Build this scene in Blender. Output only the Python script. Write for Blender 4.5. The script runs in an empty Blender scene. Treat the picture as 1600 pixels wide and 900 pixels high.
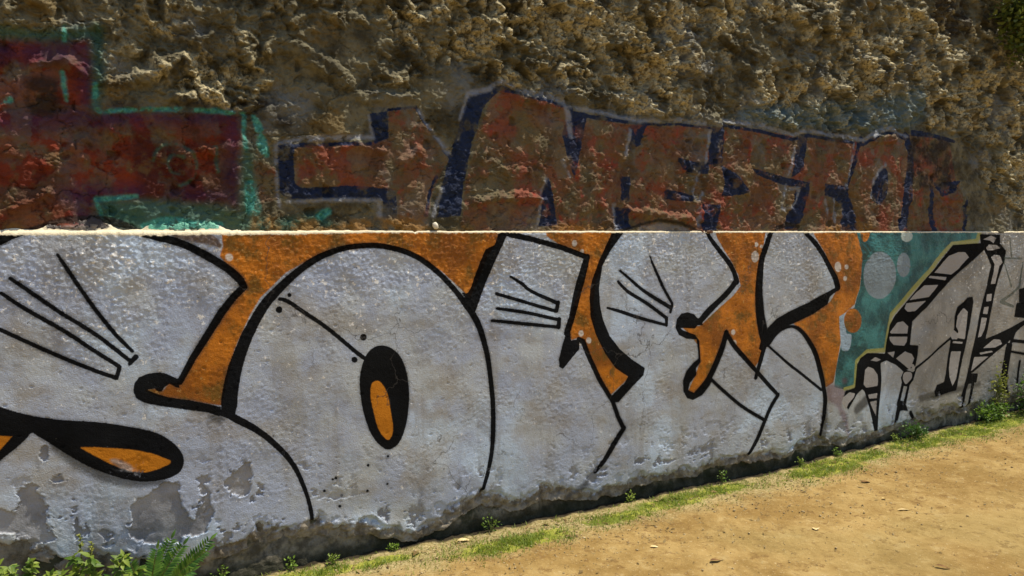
import bpy, bmesh, math, random
import numpy as np
from mathutils import Vector, Matrix
random.seed(4); np.random.seed(4)
sc = bpy.context.scene
R = math.radians

# ------------------------------------------------------------------ camera, sky, sun, exposure
EYE = 1.55
cam_d = bpy.data.cameras.new('camera'); cam = bpy.data.objects.new('camera', cam_d)
sc.collection.objects.link(cam); sc.camera = cam
cam_d.sensor_width = 36; cam_d.lens = 27.99; cam_d.clip_end = 2000; cam_d.clip_start = .05
cam.location = (0, 0, EYE); cam.rotation_euler = (R(90 - 4.0), 0, 0)

T = Vector((.870, .493, 0)).normalized()          # along the wall, to the right
N = Vector((T.y, -T.x, 0))                        # out of the wall, to the path
P0 = Vector((0, 4.2, 0))
def W(u, d, z): return P0 + T * u + N * d + Vector((0, 0, z))

SUN_EL = 66.0; SUN_OUT = .08
_h = math.cos(R(SUN_EL))
sun_v = T * math.sqrt(_h * _h - SUN_OUT * SUN_OUT) + N * SUN_OUT + Vector((0, 0, math.sin(R(SUN_EL))))
world = bpy.data.worlds.new('World'); sc.world = world; world.use_nodes = True
wn = world.node_tree.nodes; sky = wn.new('ShaderNodeTexSky'); sky.sky_type = 'NISHITA'; sky.sun_disc = False
sky.sun_elevation = R(SUN_EL); sky.sun_rotation = math.atan2(sun_v.x, sun_v.y)
world.node_tree.links.new(sky.outputs[0], wn['Background'].inputs[0]); wn['Background'].inputs[1].default_value = 0.115
sd = bpy.data.lights.new('sun', 'SUN'); sd.energy = 5.0; sd.angle = R(.5); sd.color = (1, .90, .74)
so = bpy.data.objects.new('sun', sd); sc.collection.objects.link(so); so.location = (0, 0, 8)
so.rotation_mode = 'QUATERNION'; so.rotation_quaternion = sun_v.to_track_quat('Z', 'Y')
vs = sc.view_settings; vs.view_transform = 'Standard'; vs.look = 'None'; vs.gamma = 1; vs.use_curve_mapping = False
vs.exposure = 0.28
sc.cycles.max_bounces = 6; sc.cycles.use_denoising = True

# ------------------------------------------------------------------ numpy noise
def _hash(ix, iy, seed):
    h = (ix.astype(np.int64) * 374761393 + iy.astype(np.int64) * 668265263 + seed * 1442695041) & 0xffffffff
    h = ((h ^ (h >> 13)) * 1274126177) & 0xffffffff
    return (h ^ (h >> 16)) & 0xffffffff
def pn(x, y, seed=0):
    x0 = np.floor(x); y0 = np.floor(y); fx = x - x0; fy = y - y0
    sx = fx * fx * fx * (fx * (fx * 6 - 15) + 10); sy = fy * fy * fy * (fy * (fy * 6 - 15) + 10)
    def g(ix, iy, dx, dy):
        a = _hash(ix, iy, seed) * (2 * math.pi / 4294967296.0)
        return np.cos(a) * dx + np.sin(a) * dy
    a = g(x0, y0, fx, fy); b = g(x0 + 1, y0, fx - 1, fy); c = g(x0, y0 + 1, fx, fy - 1); d = g(x0 + 1, y0 + 1, fx - 1, fy - 1)
    return ((a + (b - a) * sx) + ((c + (d - c) * sx) - (a + (b - a) * sx)) * sy) * 1.5
def fbm(x, y, o=4, seed=0, gain=.5):
    s = 0; a = 1; f = 1; t = 0
    for i in range(o):
        s = s + a * pn(x * f, y * f, seed + i * 17); t += a; a *= gain; f *= 2.03
    return s / t
def blobs(x, y, seed=0, lo=.35, hi=.75):
    """rounded lumps: one jittered dome per cell, union of domes"""
    best = np.zeros_like(x); x0 = np.floor(x); y0 = np.floor(y)
    for i in (-1, 0, 1):
        for j in (-1, 0, 1):
            cx = x0 + i; cy = y0 + j
            h1 = _hash(cx, cy, seed) / 4294967296.0; h2 = _hash(cx, cy, seed + 5) / 4294967296.0; h3 = _hash(cx, cy, seed + 9) / 4294967296.0
            r = lo + (hi - lo) * h3
            d2 = ((cx + h1 - x) ** 2 + (cy + h2 - y) ** 2) / (r * r)
            best = np.maximum(best, np.sqrt(np.maximum(0, 1 - d2)) * (.4 + .6 * h3))
    return best
def sstep(a, b, x):
    t = np.clip((x - a) / (b - a), 0, 1); return t * t * (3 - 2 * t)

# ------------------------------------------------------------------ painted shapes, in metres on the wall: (along wall, height[, half stroke])
LOWER_PAINT = {
 'orange': [
  ('p',0,[(-1.458,1.614),(-1.4478,1.4886),(-1.4621,1.4468),(-1.4101,1.3756),(-1.3625,1.3118),(-1.4823,1.1669),(-1.5648,1.0317),(-1.6433,0.8987),(-1.684,0.9026),(-1.7101,0.8719),(-1.7348,0.8854),(-1.7745,0.8838),(-1.7231,0.8539),(-1.5963,0.824),(-1.478,0.7916),(-1.457,0.881),(-1.4181,1.0351),(-1.346,1.1882),(-1.3027,1.258),(-1.1869,1.3701),(-1.0237,1.4523),(-0.7751,1.4858),(-0.5783,1.459),(-0.4068,1.3606),(-0.2822,1.2496),(-0.2531,1.2156),(-0.2086,1.2965),(-0.1524,1.4277),(-0.0768,1.5267),(0,1.6272)]),
  ('p',0,[(0.1978,1.629),(0.2184,1.5328),(0.3218,1.4732),(0.5011,1.4181),(0.4716,1.3115),(0.3871,1.1257),(0.3665,1.0128),(0.3796,0.9584),(0.431,0.9694),(0.4614,0.9421),(0.5644,0.7263),(0.6419,0.6191),(0.669,0.635),(0.7742,0.7073),(0.6306,0.8312),(0.5399,0.9841),(0.5166,1.1303),(0.5373,1.2738),(0.6022,1.4166),(0.7031,1.6335)]),
  ('p',0,[(1.4052,1.6399),(1.461,1.5146),(1.5607,1.3946),(1.6402,1.2886),(1.6645,1.211),(1.5945,1.1449),(1.435,1.0479),(1.321,0.9748),(1.1876,0.9748),(1.2549,0.9238),(1.3184,0.8564),(1.3311,0.7523),(1.2914,0.6604),(1.2414,0.578),(1.2986,0.5643),(1.3762,0.6127),(1.4538,0.7062),(1.5097,0.8429),(1.5403,0.9216),(1.6306,0.8262),(1.7281,0.7367),(1.7867,0.678),(1.8369,0.7281),(1.8577,0.8059),(1.8176,0.9872),(1.8057,1.194),(1.8287,1.3782),(1.8895,1.6443)]),
  ('p',0,[(2.3098,1.6481),(2.3266,1.5372),(2.4458,1.4114),(2.5706,1.225),(2.5862,1.1671),(2.5051,1.0688),(2.3659,1.014),(2.1503,0.9477),(2.2453,0.8776),(2.3571,0.7482),(2.4408,0.5784),(2.4898,0.4893),(2.5611,0.5139),(2.5939,0.677),(2.6158,0.7873),(2.5946,0.9716),(2.6602,0.995),(2.7591,1.0487),(2.8019,1.1597),(2.8189,1.3842),(2.7572,1.5367),(2.7519,1.6521)]),
  ('p',1,[(2.8333,0.9273),(2.8184,0.8801),(2.775,0.853),(2.7201,0.8564),(2.6748,0.8886),(2.656,0.9371),(2.6706,0.9837),(2.7132,1.0109),(2.7679,1.0082),(2.8139,0.9764)]),
  ('p',1,[(2.7995,1.6525),(2.8049,1.5366),(2.8415,1.4872),(2.895,1.5275),(2.9028,1.6535)]),
 ],
 'teal': [
  ('p',0,[(2.7519,1.6521),(2.7572,1.5367),(2.8189,1.3842),(2.8087,1.1594),(2.7601,1.0261),(2.6157,0.9437),(2.6234,0.7644),(2.5835,0.6106),(2.5759,0.4766),(2.6842,0.4479),(2.7993,0.4687),(2.8123,0.637),(2.9138,0.6979),(3.1134,0.7065),(3.1292,0.8224),(3.159,0.9516),(3.2811,1.0161),(3.3821,1.0922),(3.5149,1.183),(3.6626,1.3333),(3.8712,1.4766),(4.2159,1.4847),(4.2379,1.6656)]),
 ],
 'blue': [
  ('p',1,[(3.2099,1.2389),(3.1949,1.1645),(3.1452,1.1063),(3.0713,1.0761),(2.9885,1.0795),(2.9133,1.1152),(2.8602,1.1755),(2.839,1.2487),(2.8534,1.3208),(2.9007,1.3782),(2.9722,1.4096),(3.0544,1.4086),(3.1313,1.3747),(3.187,1.3141)]),
  ('p',1,[(3.3775,1.31),(3.3646,1.2576),(3.3249,1.2261),(3.2741,1.2275),(3.2316,1.2609),(3.2133,1.3133),(3.226,1.3651),(3.2649,1.3967),(3.3156,1.396),(3.3587,1.363)]),
 ],
 'pale': [
  ('p',1,[(3.3883,1.5218),(3.3767,1.497),(3.3437,1.4818),(3.302,1.4821),(3.2677,1.4975),(3.2537,1.5221),(3.2651,1.5467),(3.2977,1.5619),(3.3392,1.562),(3.3739,1.5467)]),
 ],
 'ltblue': [
  ('p',1,[(2.601,0.9757),(2.6474,0.9822),(2.677,0.918),(2.68,0.8504),(2.735,0.8289),(2.7189,0.7351),(2.6585,0.7259),(2.6234,0.7644)]),
 ],
 'yellow': [
  ('s',0,[(4.2297,1.5349,0.0282),(4.199,1.4797,0.0212),(3.8722,1.4619,0.0157),(3.7401,1.3707,0.0192),(3.6041,1.2574,0.019),(3.4548,1.1562,0.0215),(3.2803,1.0302,0.0184),(3.1737,0.9508,0.0207),(3.1365,0.8219,0.0183),(3.1139,0.6971,0.0174),(2.9136,0.7025,0.0148),(2.8054,0.6375,0.0171),(2.7997,0.4595,0.0168),(2.684,0.4525,0.0117)]),
 ],
 'magenta': [
  ('p',1,[(2.4964,0.4887),(2.5683,0.4998),(2.6842,0.4479),(2.7,0.3963),(2.6621,0.3366),(2.7197,0.2571),(2.7555,0.0689),(2.6227,0.3137),(2.5134,0.3931)]),
  ('p',1,[(2.7086,0.5092),(2.7038,0.499),(2.6905,0.4936),(2.6738,0.4952),(2.66,0.5031),(2.6543,0.5142),(2.659,0.5244),(2.6723,0.5298),(2.689,0.5283),(2.7029,0.5204)]),
 ],
 'brown': [
  ('p',1,[(-1.6733,1.5581),(-1.5771,1.5527),(-1.4994,1.5417),(-1.4633,1.5082),(-1.4613,1.4803),(-1.5006,1.4946),(-1.5783,1.5089),(-1.6416,1.5256)]),
 ],
 'white': [
  ('p',1,[(-1.4113,1.4404),(-1.4163,1.4286),(-1.4279,1.4238),(-1.4391,1.429),(-1.4435,1.4409),(-1.4386,1.4528),(-1.4271,1.4575),(-1.4158,1.4524)]),
  ('p',1,[(0.4102,1.4901),(0.4053,1.4776),(0.3933,1.4726),(0.3813,1.4778),(0.3763,1.4903),(0.3811,1.5027),(0.3931,1.5078),(0.4051,1.5026)]),
  ('p',1,[(0.4576,1.4436),(0.4539,1.4336),(0.4448,1.4296),(0.4357,1.4338),(0.4319,1.4439),(0.4356,1.4539),(0.4446,1.458),(0.4538,1.4537)]),
  ('p',1,[(0.4611,0.9854),(0.4561,0.973),(0.4439,0.9685),(0.4317,0.9746),(0.4265,0.9876),(0.4315,1),(0.4437,1.0045),(0.4559,0.9985)]),
  ('p',1,[(0.4485,0.9358),(0.4435,0.9208),(0.4313,0.9154),(0.4191,0.9225),(0.414,0.9382),(0.4189,0.9531),(0.431,0.9586),(0.4433,0.9514)]),
  ('p',1,[(0.5138,0.9422),(0.5088,0.9297),(0.4964,0.9253),(0.484,0.9314),(0.4788,0.9446),(0.4838,0.957),(0.4961,0.9615),(0.5086,0.9554)]),
  ('p',1,[(1.8168,1.3948),(1.8075,1.3689),(1.7837,1.3585),(1.7594,1.3697),(1.7487,1.3958),(1.7579,1.4216),(1.7816,1.432),(1.806,1.4209)]),
  ('p',1,[(1.8087,1.4725),(1.8041,1.461),(1.7922,1.4563),(1.78,1.4612),(1.7747,1.4728),(1.7793,1.4843),(1.7912,1.489),(1.8034,1.4841)]),
  ('p',1,[(1.852,1.4599),(1.8481,1.4512),(1.8381,1.4477),(1.8278,1.4514),(1.8234,1.4602),(1.8273,1.4688),(1.8373,1.4723),(1.8476,1.4686)]),
  ('p',1,[(1.6197,0.9207),(1.6144,0.9081),(1.6009,0.9036),(1.5871,0.9098),(1.5812,0.9231),(1.5865,0.9357),(1.5999,0.9402),(1.6137,0.934)]),
  ('p',1,[(1.588,0.8699),(1.5828,0.8559),(1.5693,0.8509),(1.5556,0.8578),(1.5497,0.8725),(1.5549,0.8865),(1.5683,0.8915),(1.582,0.8847)]),
  ('p',1,[(1.6327,0.8506),(1.6274,0.8365),(1.6138,0.8315),(1.6,0.8385),(1.594,0.8533),(1.5992,0.8673),(1.6127,0.8723),(1.6266,0.8654)]),
  ('p',1,[(2.6064,1.3123),(2.5978,1.2876),(2.5749,1.2778),(2.5512,1.2887),(2.5406,1.3138),(2.5491,1.3384),(2.5719,1.3483),(2.5956,1.3375)]),
  ('p',1,[(2.6797,1.3108),(2.6744,1.2983),(2.6604,1.2934),(2.646,1.299),(2.6396,1.3116),(2.6449,1.3241),(2.6589,1.329),(2.6733,1.3235)]),
  ('p',1,[(2.6699,1.231),(2.6645,1.2186),(2.6506,1.2138),(2.6362,1.2194),(2.6298,1.2321),(2.6351,1.2445),(2.649,1.2494),(2.6634,1.2438)]),
 ],
 'black': [
  ('s',1,[(-2.3983,1.4362,0.0137),(-2.2725,1.518,0.0151),(-2.2297,1.5401,0.0144),(-2.1867,1.555,0.0109),(-2.143,1.5726,0.0097)]),
  ('s',1,[(-1.8247,1.5632,0.0079),(-1.789,1.55,0.0133),(-1.704,1.5285,0.0162),(-1.6169,1.501,0.015),(-1.5279,1.4533,0.0165),(-1.4498,1.4018,0.0166),(-1.3917,1.3496,0.0166),(-1.368,1.3091,0.0152)]),
  ('s',0,[(-1.368,1.3091,0.0154),(-1.4127,1.2653,0.0153),(-1.4627,1.2025,0.0165),(-1.5235,1.1074,0.015),(-1.5917,1.0002,0.0135),(-1.6431,0.907,0.012)]),
  ('p',0,[(-1.6486,0.8936),(-1.6529,0.9218),(-1.6904,0.9446),(-1.7203,0.9555),(-1.7651,0.954),(-1.8023,0.9409),(-1.8201,0.9154),(-1.8235,0.8832),(-1.8146,0.8551),(-1.7859,0.833),(-1.7243,0.8126),(-1.6309,0.7885),(-1.5322,0.7633),(-1.4873,0.7411),(-1.4783,0.7802),(-1.5312,0.8002),(-1.5964,0.8212),(-1.6932,0.8453),(-1.7477,0.8702),(-1.7744,0.8865),(-1.7421,0.8888),(-1.7325,0.8769),(-1.7176,0.8727),(-1.7045,0.8907),(-1.6839,0.9053),(-1.654,0.883),(-1.6438,0.882)]),
  ('s',1,[(-1.4922,0.7617,0.0124),(-1.4467,0.7422,0.0151),(-1.4064,0.7144,0.0165),(-1.3297,0.6614,0.0138),(-1.26,0.5964,0.0124),(-1.1892,0.512,0.0112),(-1.1407,0.4233,0.0099),(-1.1037,0.3167,0.0087),(-1.0843,0.2211,0.0089),(-1.08,0.1184,0.0075)]),
  ('p',1,[(-2.4771,0.9654),(-2.297,0.8697),(-2.1916,0.8221),(-2.0818,0.7911),(-1.9677,0.7697),(-1.8498,0.7366),(-1.7525,0.7026),(-1.6833,0.652),(-1.6463,0.5993),(-1.6371,0.5557),(-1.6564,0.5133),(-1.7131,0.4939),(-1.7958,0.4956),(-1.8686,0.518),(-1.9394,0.5533),(-2.0083,0.5959),(-2.0753,0.6507),(-2.1298,0.7002),(-2.1685,0.7339),(-2.194,0.7553),(-2.2121,0.737),(-2.2501,0.7008),(-2.305,0.6573),(-2.4341,0.5379),(-2.4866,0.7328)]),
  ('s',1,[(-2.0811,1.461,0.0046),(-2.0434,1.3911,0.007),(-2.0071,1.3255,0.0071),(-1.9528,1.2319,0.0072),(-1.8856,1.1303,0.0073),(-1.8233,1.0537,0.0062)]),
  ('s',1,[(-2.2444,1.3711,0.0059),(-2.1949,1.3294,0.0071),(-2.153,1.2924,0.0072),(-2.0672,1.2194,0.0073),(-1.956,1.1321,0.0074),(-1.8365,1.0169,0.0075)]),
  ('s',1,[(-1.8345,1.0033,0.0078),(-1.8119,1.0285,0.0104)]),
  ('s',1,[(-2.276,1.3148,0.0059),(-2.1978,1.2488,0.0072),(-2.0694,1.1549,0.0073),(-1.9583,1.061,0.0074),(-1.8732,0.993,0.0076)]),
  ('s',1,[(-1.8732,0.993,0.0073),(-1.8866,0.9459,0.0073)]),
  ('s',1,[(-2.3465,1.204,0.0072),(-2.2855,1.1731,0.0072),(-2.1813,1.1083,0.0073),(-2.0732,1.0436,0.0075),(-1.9609,0.9818,0.0076),(-1.8866,0.9459,0.0078)]),
  ('s',1,[(-1.4438,0.7534,0.0272),(-1.4428,0.7936,0.0341),(-1.436,0.8504,0.033),(-1.4177,0.9348,0.0306),(-1.3884,1.0186,0.0266),(-1.3593,1.0884,0.0254),(-1.3187,1.1637,0.0228),(-1.2752,1.2309,0.0216),(-1.2084,1.3008,0.0189),(-1.1378,1.363,0.0161),(-1.0542,1.4201,0.0148),(-0.963,1.4605,0.0135),(-0.87,1.482,0.0121),(-0.759,1.4872,0.0123),(-0.6615,1.4724,0.0125),(-0.5784,1.4465,0.0127),(-0.5039,1.4074,0.013),(-0.4175,1.3416,0.0133),(-0.3292,1.2513,0.0136),(-0.2788,1.187,0.0155),(-0.2277,1.1218,0.0175),(-0.1908,1.0532,0.0162),(-0.1536,0.9434,0.0147),(-0.1312,0.8166,0.0131),(-0.1163,0.6688,0.0133),(-0.1127,0.5418,0.0134),(-0.1206,0.4123,0.0117),(-0.14,0.3049,0.0118),(-0.1669,0.2229,0.0099),(-0.1899,0.1544,0.0079)]),
  ('p',1,[(-0.7326,1.001),(-0.7815,0.9858),(-0.8142,0.9447),(-0.8343,0.8842),(-0.8415,0.8227),(-0.8332,0.7284),(-0.815,0.6481),(-0.7869,0.5722),(-0.7483,0.5165),(-0.7057,0.4852),(-0.6655,0.4926),(-0.6314,0.53),(-0.6071,0.5915),(-0.5927,0.6705),(-0.5884,0.7602),(-0.601,0.8576),(-0.6273,0.93),(-0.6735,0.9811)]),
  ('s',1,[(-1.2123,1.2486,0.0072),(-1.1751,1.2353,0.0087),(-1.1029,1.1818,0.0088),(-1.0143,1.1173,0.0089),(-0.9234,1.0389,0.009),(-0.8458,0.9688,0.0091),(-0.7983,0.9341,0.0091)]),
  ('p',1,[(-1.16,1.264),(-1.1627,1.2579),(-1.1689,1.2556),(-1.175,1.2584),(-1.1774,1.2647),(-1.1748,1.2708),(-1.1686,1.2731),(-1.1625,1.2703)]),
  ('p',1,[(-1.2018,1.1984),(-1.2062,1.1883),(-1.2165,1.1845),(-1.2265,1.1893),(-1.2305,1.1998),(-1.2261,1.2099),(-1.2159,1.2137),(-1.2058,1.209)]),
  ('p',1,[(-0.8033,1.0463),(-0.8081,1.0357),(-0.8195,1.0319),(-0.8307,1.0372),(-0.8352,1.0484),(-0.8304,1.059),(-0.819,1.0628),(-0.8078,1.0576)]),
  ('p',1,[(-0.851,0.9414),(-0.8553,0.9319),(-0.8654,0.9287),(-0.8754,0.9335),(-0.8794,0.9437),(-0.8751,0.9531),(-0.865,0.9564),(-0.855,0.9516)]),
  ('p',1,[(-0.7986,0.4186),(-0.8006,0.4144),(-0.8052,0.4133),(-0.8097,0.4158),(-0.8116,0.4205),(-0.8096,0.4247),(-0.805,0.4259),(-0.8004,0.4234)]),
  ('p',1,[(-0.6978,0.4488),(-0.6993,0.4456),(-0.7029,0.4447),(-0.7064,0.4466),(-0.7078,0.4502),(-0.7063,0.4534),(-0.7028,0.4543),(-0.6992,0.4524)]),
  ('p',1,[(-0.9585,0.3799),(-0.9604,0.3758),(-0.9648,0.3746),(-0.9692,0.3771),(-0.971,0.3818),(-0.9691,0.3859),(-0.9646,0.387),(-0.9603,0.3845)]),
  ('p',1,[(-1.0152,0.3268),(-1.0171,0.3227),(-1.0214,0.3216),(-1.0258,0.3241),(-1.0275,0.3288),(-1.0256,0.3328),(-1.0212,0.3339),(-1.0169,0.3314)]),
  ('p',1,[(-0.931,0.2911),(-0.9331,0.2866),(-0.938,0.2854),(-0.9429,0.2882),(-0.9448,0.2934),(-0.9427,0.2979),(-0.9378,0.2991),(-0.933,0.2963)]),
  ('p',1,[(-0.9412,0.2395),(-0.9433,0.235),(-0.9482,0.2338),(-0.9531,0.2367),(-0.955,0.2419),(-0.9529,0.2464),(-0.948,0.2476),(-0.9432,0.2447)]),
  ('p',1,[(-0.7024,0.3112),(-0.704,0.3078),(-0.7078,0.3069),(-0.7115,0.309),(-0.713,0.3129),(-0.7114,0.3163),(-0.7077,0.3172),(-0.7039,0.3151)]),
  ('p',1,[(-0.8035,0.2922),(-0.8055,0.2881),(-0.8101,0.287),(-0.8146,0.2896),(-0.8165,0.2944),(-0.8145,0.2985),(-0.8099,0.2997),(-0.8054,0.2971)]),
  ('p',1,[(-0.9754,0.3763),(-0.9769,0.373),(-0.9804,0.3721),(-0.9839,0.3741),(-0.9853,0.3778),(-0.9838,0.3811),(-0.9803,0.382),(-0.9768,0.38)]),
  ('p',0,[(-0.0767,1.56),(-0.0309,1.54),(-0.1111,1.3871),(-0.1678,1.2621),(-0.1978,1.1901),(-0.224,1.1316),(-0.2715,1.1999),(-0.2931,1.2434),(-0.2603,1.2389),(-0.2382,1.2711),(-0.1897,1.3952),(-0.1598,1.4609),(-0.1071,1.4836)]),
  ('s',0,[(-0.0577,1.5533,0.0135),(0,1.5366,0.0152),(0.1258,1.5125,0.0137),(0.301,1.4699,0.0141),(0.4578,1.4187,0.0145),(0.4795,1.4042,0.0151)]),
  ('s',0,[(0.4795,1.4113,0.0193),(0.4374,1.2768,0.0257),(0.4081,1.1781,0.0235),(0.3831,1.0831,0.0192),(0.3497,0.996,0.0191)]),
  ('p',0,[(0.3663,1.0484),(0.3246,0.9443),(0.2957,0.8504),(0.3001,0.8109),(0.3212,0.7984),(0.3675,0.8411),(0.4314,0.9009),(0.4311,0.955),(0.3754,0.9515)]),
  ('s',0,[(0.4268,0.9553,0.0127),(0.4571,0.9388,0.0159),(0.497,0.8526,0.0143),(0.5644,0.7263,0.0142),(0.665,0.5794,0.0124),(0.7027,0.4892,0.0127),(0.75,0.4081,0.0125)]),
  ('s',1,[(0.7499,0.4119,0.014),(0.7088,0.3604,0.0163),(0.6589,0.2992,0.0162),(0.6005,0.2286,0.0136),(0.5072,0.1493,0.0089)]),
  ('s',1,[(-0.0116,1.3176,0.0052),(0.0587,1.2781,0.0088),(0.1184,1.235,0.0087),(0.29,1.162,0.0106)]),
  ('s',1,[(0.29,1.1655,0.0125),(0.2819,1.1236,0.0125)]),
  ('s',1,[(-0.0924,1.2292,0.0084),(0,1.2019,0.0085),(0.0786,1.1781,0.0086),(0.2736,1.1205,0.0088)]),
  ('s',1,[(-0.0887,1.1517,0.0067),(0,1.1373,0.0085),(0.1186,1.1143,0.0086),(0.2988,1.0699,0.0088)]),
  ('s',1,[(0.2988,1.0734,0.0126),(0.2948,1.0313,0.0126)]),
  ('s',1,[(-0.1192,1.0893,0.0067),(0,1.0725,0.0085),(0.2906,1.0315,0.0088)]),
  ('p',0,[(0.6764,1.5971),(0.7359,1.5536),(0.6465,1.4523),(0.585,1.3627),(0.5641,1.2368),(0.5694,1.146),(0.5925,1.0539),(0.6383,0.9596),(0.7074,0.8809),(0.8009,0.8103),(0.8963,0.7533),(0.8873,0.7123),(0.8169,0.6619),(0.7064,0.5713),(0.6651,0.5757),(0.6511,0.607),(0.7467,0.6761),(0.7741,0.7148),(0.6857,0.7712),(0.6078,0.8624),(0.5444,0.9766),(0.5083,1.0766),(0.4987,1.1852),(0.5154,1.2745),(0.5583,1.3813),(0.6149,1.4815)]),
  ('s',1,[(1.3598,1.5695,0.0119),(1.4084,1.503,0.014),(1.4789,1.4355,0.0161),(1.5451,1.3709,0.0165),(1.6013,1.3017,0.0176),(1.6249,1.2406,0.021)]),
  ('s',1,[(1.6247,1.2487,0.0199),(1.566,1.1902,0.0194),(1.4865,1.1292,0.0187),(1.3922,1.0659,0.021),(1.3152,1.0027,0.0188)]),
  ('p',0,[(1.3469,0.9812),(1.3149,1.0146),(1.2728,1.0521),(1.2264,1.0662),(1.1707,1.0612),(1.1362,1.0282),(1.1271,0.9784),(1.153,0.9342),(1.2143,0.9068),(1.2967,0.8974),(1.3084,0.8374),(1.3149,0.7775),(1.2688,0.7495),(1.2183,0.7064),(1.194,0.6496),(1.2004,0.5821),(1.2319,0.5393),(1.2787,0.5226),(1.3566,0.5465),(1.4083,0.5976),(1.4394,0.6389),(1.3963,0.6589),(1.3446,0.6117),(1.2882,0.5654),(1.2361,0.5864),(1.2506,0.6325),(1.3014,0.6754),(1.2953,0.7196),(1.3311,0.7523),(1.3177,0.8881),(1.2806,0.926),(1.1828,0.9595),(1.1623,0.9763),(1.2798,0.9654),(1.3,0.9839)]),
  ('s',1,[(1.5403,0.9216,0.019),(1.5048,0.8231,0.0216),(1.4585,0.734,0.0212),(1.402,0.6424,0.0207),(1.3402,0.5761,0.0202)]),
  ('s',1,[(1.5403,0.9216,0.0141),(1.6025,0.8445,0.0162),(1.688,0.7646,0.0159),(1.8043,0.664,0.0137),(1.9236,0.5608,0.0139),(2.0212,0.4789,0.0117)]),
  ('s',1,[(2.0212,0.4789,0.0145),(1.9582,0.4002,0.0146),(1.8909,0.2931,0.0147),(1.8355,0.1982,0.0145),(1.763,0.115,0.0113)]),
  ('s',1,[(1.4071,0.6499,0.0085),(1.5277,0.5576,0.0107),(1.6971,0.4372,0.0107),(1.9076,0.3208,0.0108)]),
  ('s',1,[(0.9245,1.4119,0.0045),(0.964,1.3361,0.009),(1.0338,1.2206,0.009),(1.0995,1.1263,0.009)]),
  ('s',1,[(0.7112,1.3308,0.0059),(0.7854,1.2773,0.0079),(0.8944,1.2029,0.0098),(1.0901,1.0998,0.0119)]),
  ('s',1,[(1.0997,1.1148,0.0099),(1.0855,1.077,0.0099)]),
  ('s',1,[(0.6983,1.2689,0.008),(0.7632,1.2115,0.0097),(0.9145,1.1307,0.0098),(1.0566,1.0401,0.01)]),
  ('s',1,[(1.0566,1.0401,0.0123),(1.0573,0.9979,0.0099)]),
  ('s',1,[(0.6231,1.1217,0.0055),(0.7186,1.0951,0.0092),(0.8587,1.0507,0.0094),(1.0573,0.9979,0.0077)]),
  ('s',1,[(1.9324,1.5706,0.0167),(1.8888,1.4802,0.0224),(1.8408,1.3575,0.0257),(1.8229,1.1934,0.0316),(1.8336,1.0278,0.0369),(1.8599,0.9225,0.0391),(1.8857,0.8373,0.0334)]),
  ('p',0,[(2.5987,1.1844),(2.4698,1.1405),(2.2816,1.0742),(2.0989,1.0271),(1.9866,0.9864),(1.9118,0.9361),(1.8554,0.8811),(1.829,0.7996),(1.8584,0.7808),(1.9151,0.8311),(1.949,0.8709),(2.0067,0.9178),(2.1503,0.9477),(2.3348,0.9981),(2.4795,1.0611),(2.5033,1.1129),(2.5868,1.1538)]),
  ('s',1,[(2.2197,1.5712,0.0129),(2.2645,1.5287,0.015),(2.3286,1.4858,0.0178),(2.414,1.4074,0.0189),(2.4885,1.3149,0.0198),(2.5507,1.23,0.0235),(2.5794,1.1718,0.0244)]),
  ('s',1,[(1.9152,0.8269,0.0132),(2.0013,0.9013,0.0122),(2.1206,0.9281,0.0086),(2.2136,0.8968,0.014),(2.3105,0.8082,0.0182),(2.3775,0.7159,0.02),(2.4269,0.6017,0.0211),(2.4638,0.4874,0.0186),(2.4875,0.3869,0.0195),(2.4785,0.2849,0.0166),(2.4503,0.1763,0.0133),(2.4208,0.1039,0.0099)]),
  ('s',1,[(1.9098,0.8147,0.0068),(2.0986,0.6859,0.0091),(2.2881,0.57,0.0093),(2.4385,0.4721,0.0094)]),
  ('s',1,[(1.8751,0.8046,0.0175),(1.8485,0.7272,0.0175),(1.8115,0.6133,0.0145)]),
  ('p',0,[(3.8892,1.452),(4.2521,1.4643),(4.3082,1.4132),(4.1743,1.3393),(3.9938,1.2479),(3.8343,1.1585),(3.718,1.0793),(3.5887,0.9876),(3.4533,0.9125),(3.4163,0.8906),(3.4058,0.8051),(3.3956,0.7148),(3.4962,0.7029),(3.4928,0.6257),(3.4742,0.5449),(3.3678,0.5298),(3.2437,0.6022),(3.1529,0.6472),(3.1151,0.6735),(3.1251,0.7618),(3.1556,0.8769),(3.211,0.9395),(3.3038,1.0103),(3.4055,1.0818),(3.5157,1.1686),(3.6662,1.2752),(3.8038,1.3844)]),
  ('p',0,[(2.9143,0.6887),(3.021,0.6806),(3.1153,0.6688),(3.1526,0.6519),(3.2814,0.5944),(3.3826,0.5382),(3.3304,0.5235),(3.245,0.5784),(3.1323,0.6206),(3.0677,0.607),(3.0804,0.4982),(3.0779,0.4045),(3.0632,0.2648),(3.0642,0.0994),(3.0279,0.1039),(2.9695,0.2752),(2.9064,0.4122),(2.8773,0.4335),(2.8231,0.402),(2.7314,0.3016),(2.6738,0.3763),(2.6982,0.4374),(2.8002,0.4503),(2.8133,0.614),(2.8459,0.6572)]),
  ('p',0,[(3.3447,0.5366),(3.4535,0.5031),(3.4978,0.5381),(3.4568,0.4447),(3.4055,0.4011),(3.3364,0.4126),(3.3103,0.4774)]),
  ('s',1,[(3.3356,0.4271,0.0153),(3.2904,0.2876,0.0153)]),
  ('s',1,[(3.4115,0.4295,0.0116),(3.3664,0.2795,0.0155)]),
  ('p',0,[(3.2891,0.3117),(3.3659,0.2892),(3.408,0.2168),(3.3464,0.2285),(3.3087,0.2279),(3.2893,0.1676),(3.2472,0.1149),(3.2579,0.1952)]),
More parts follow.
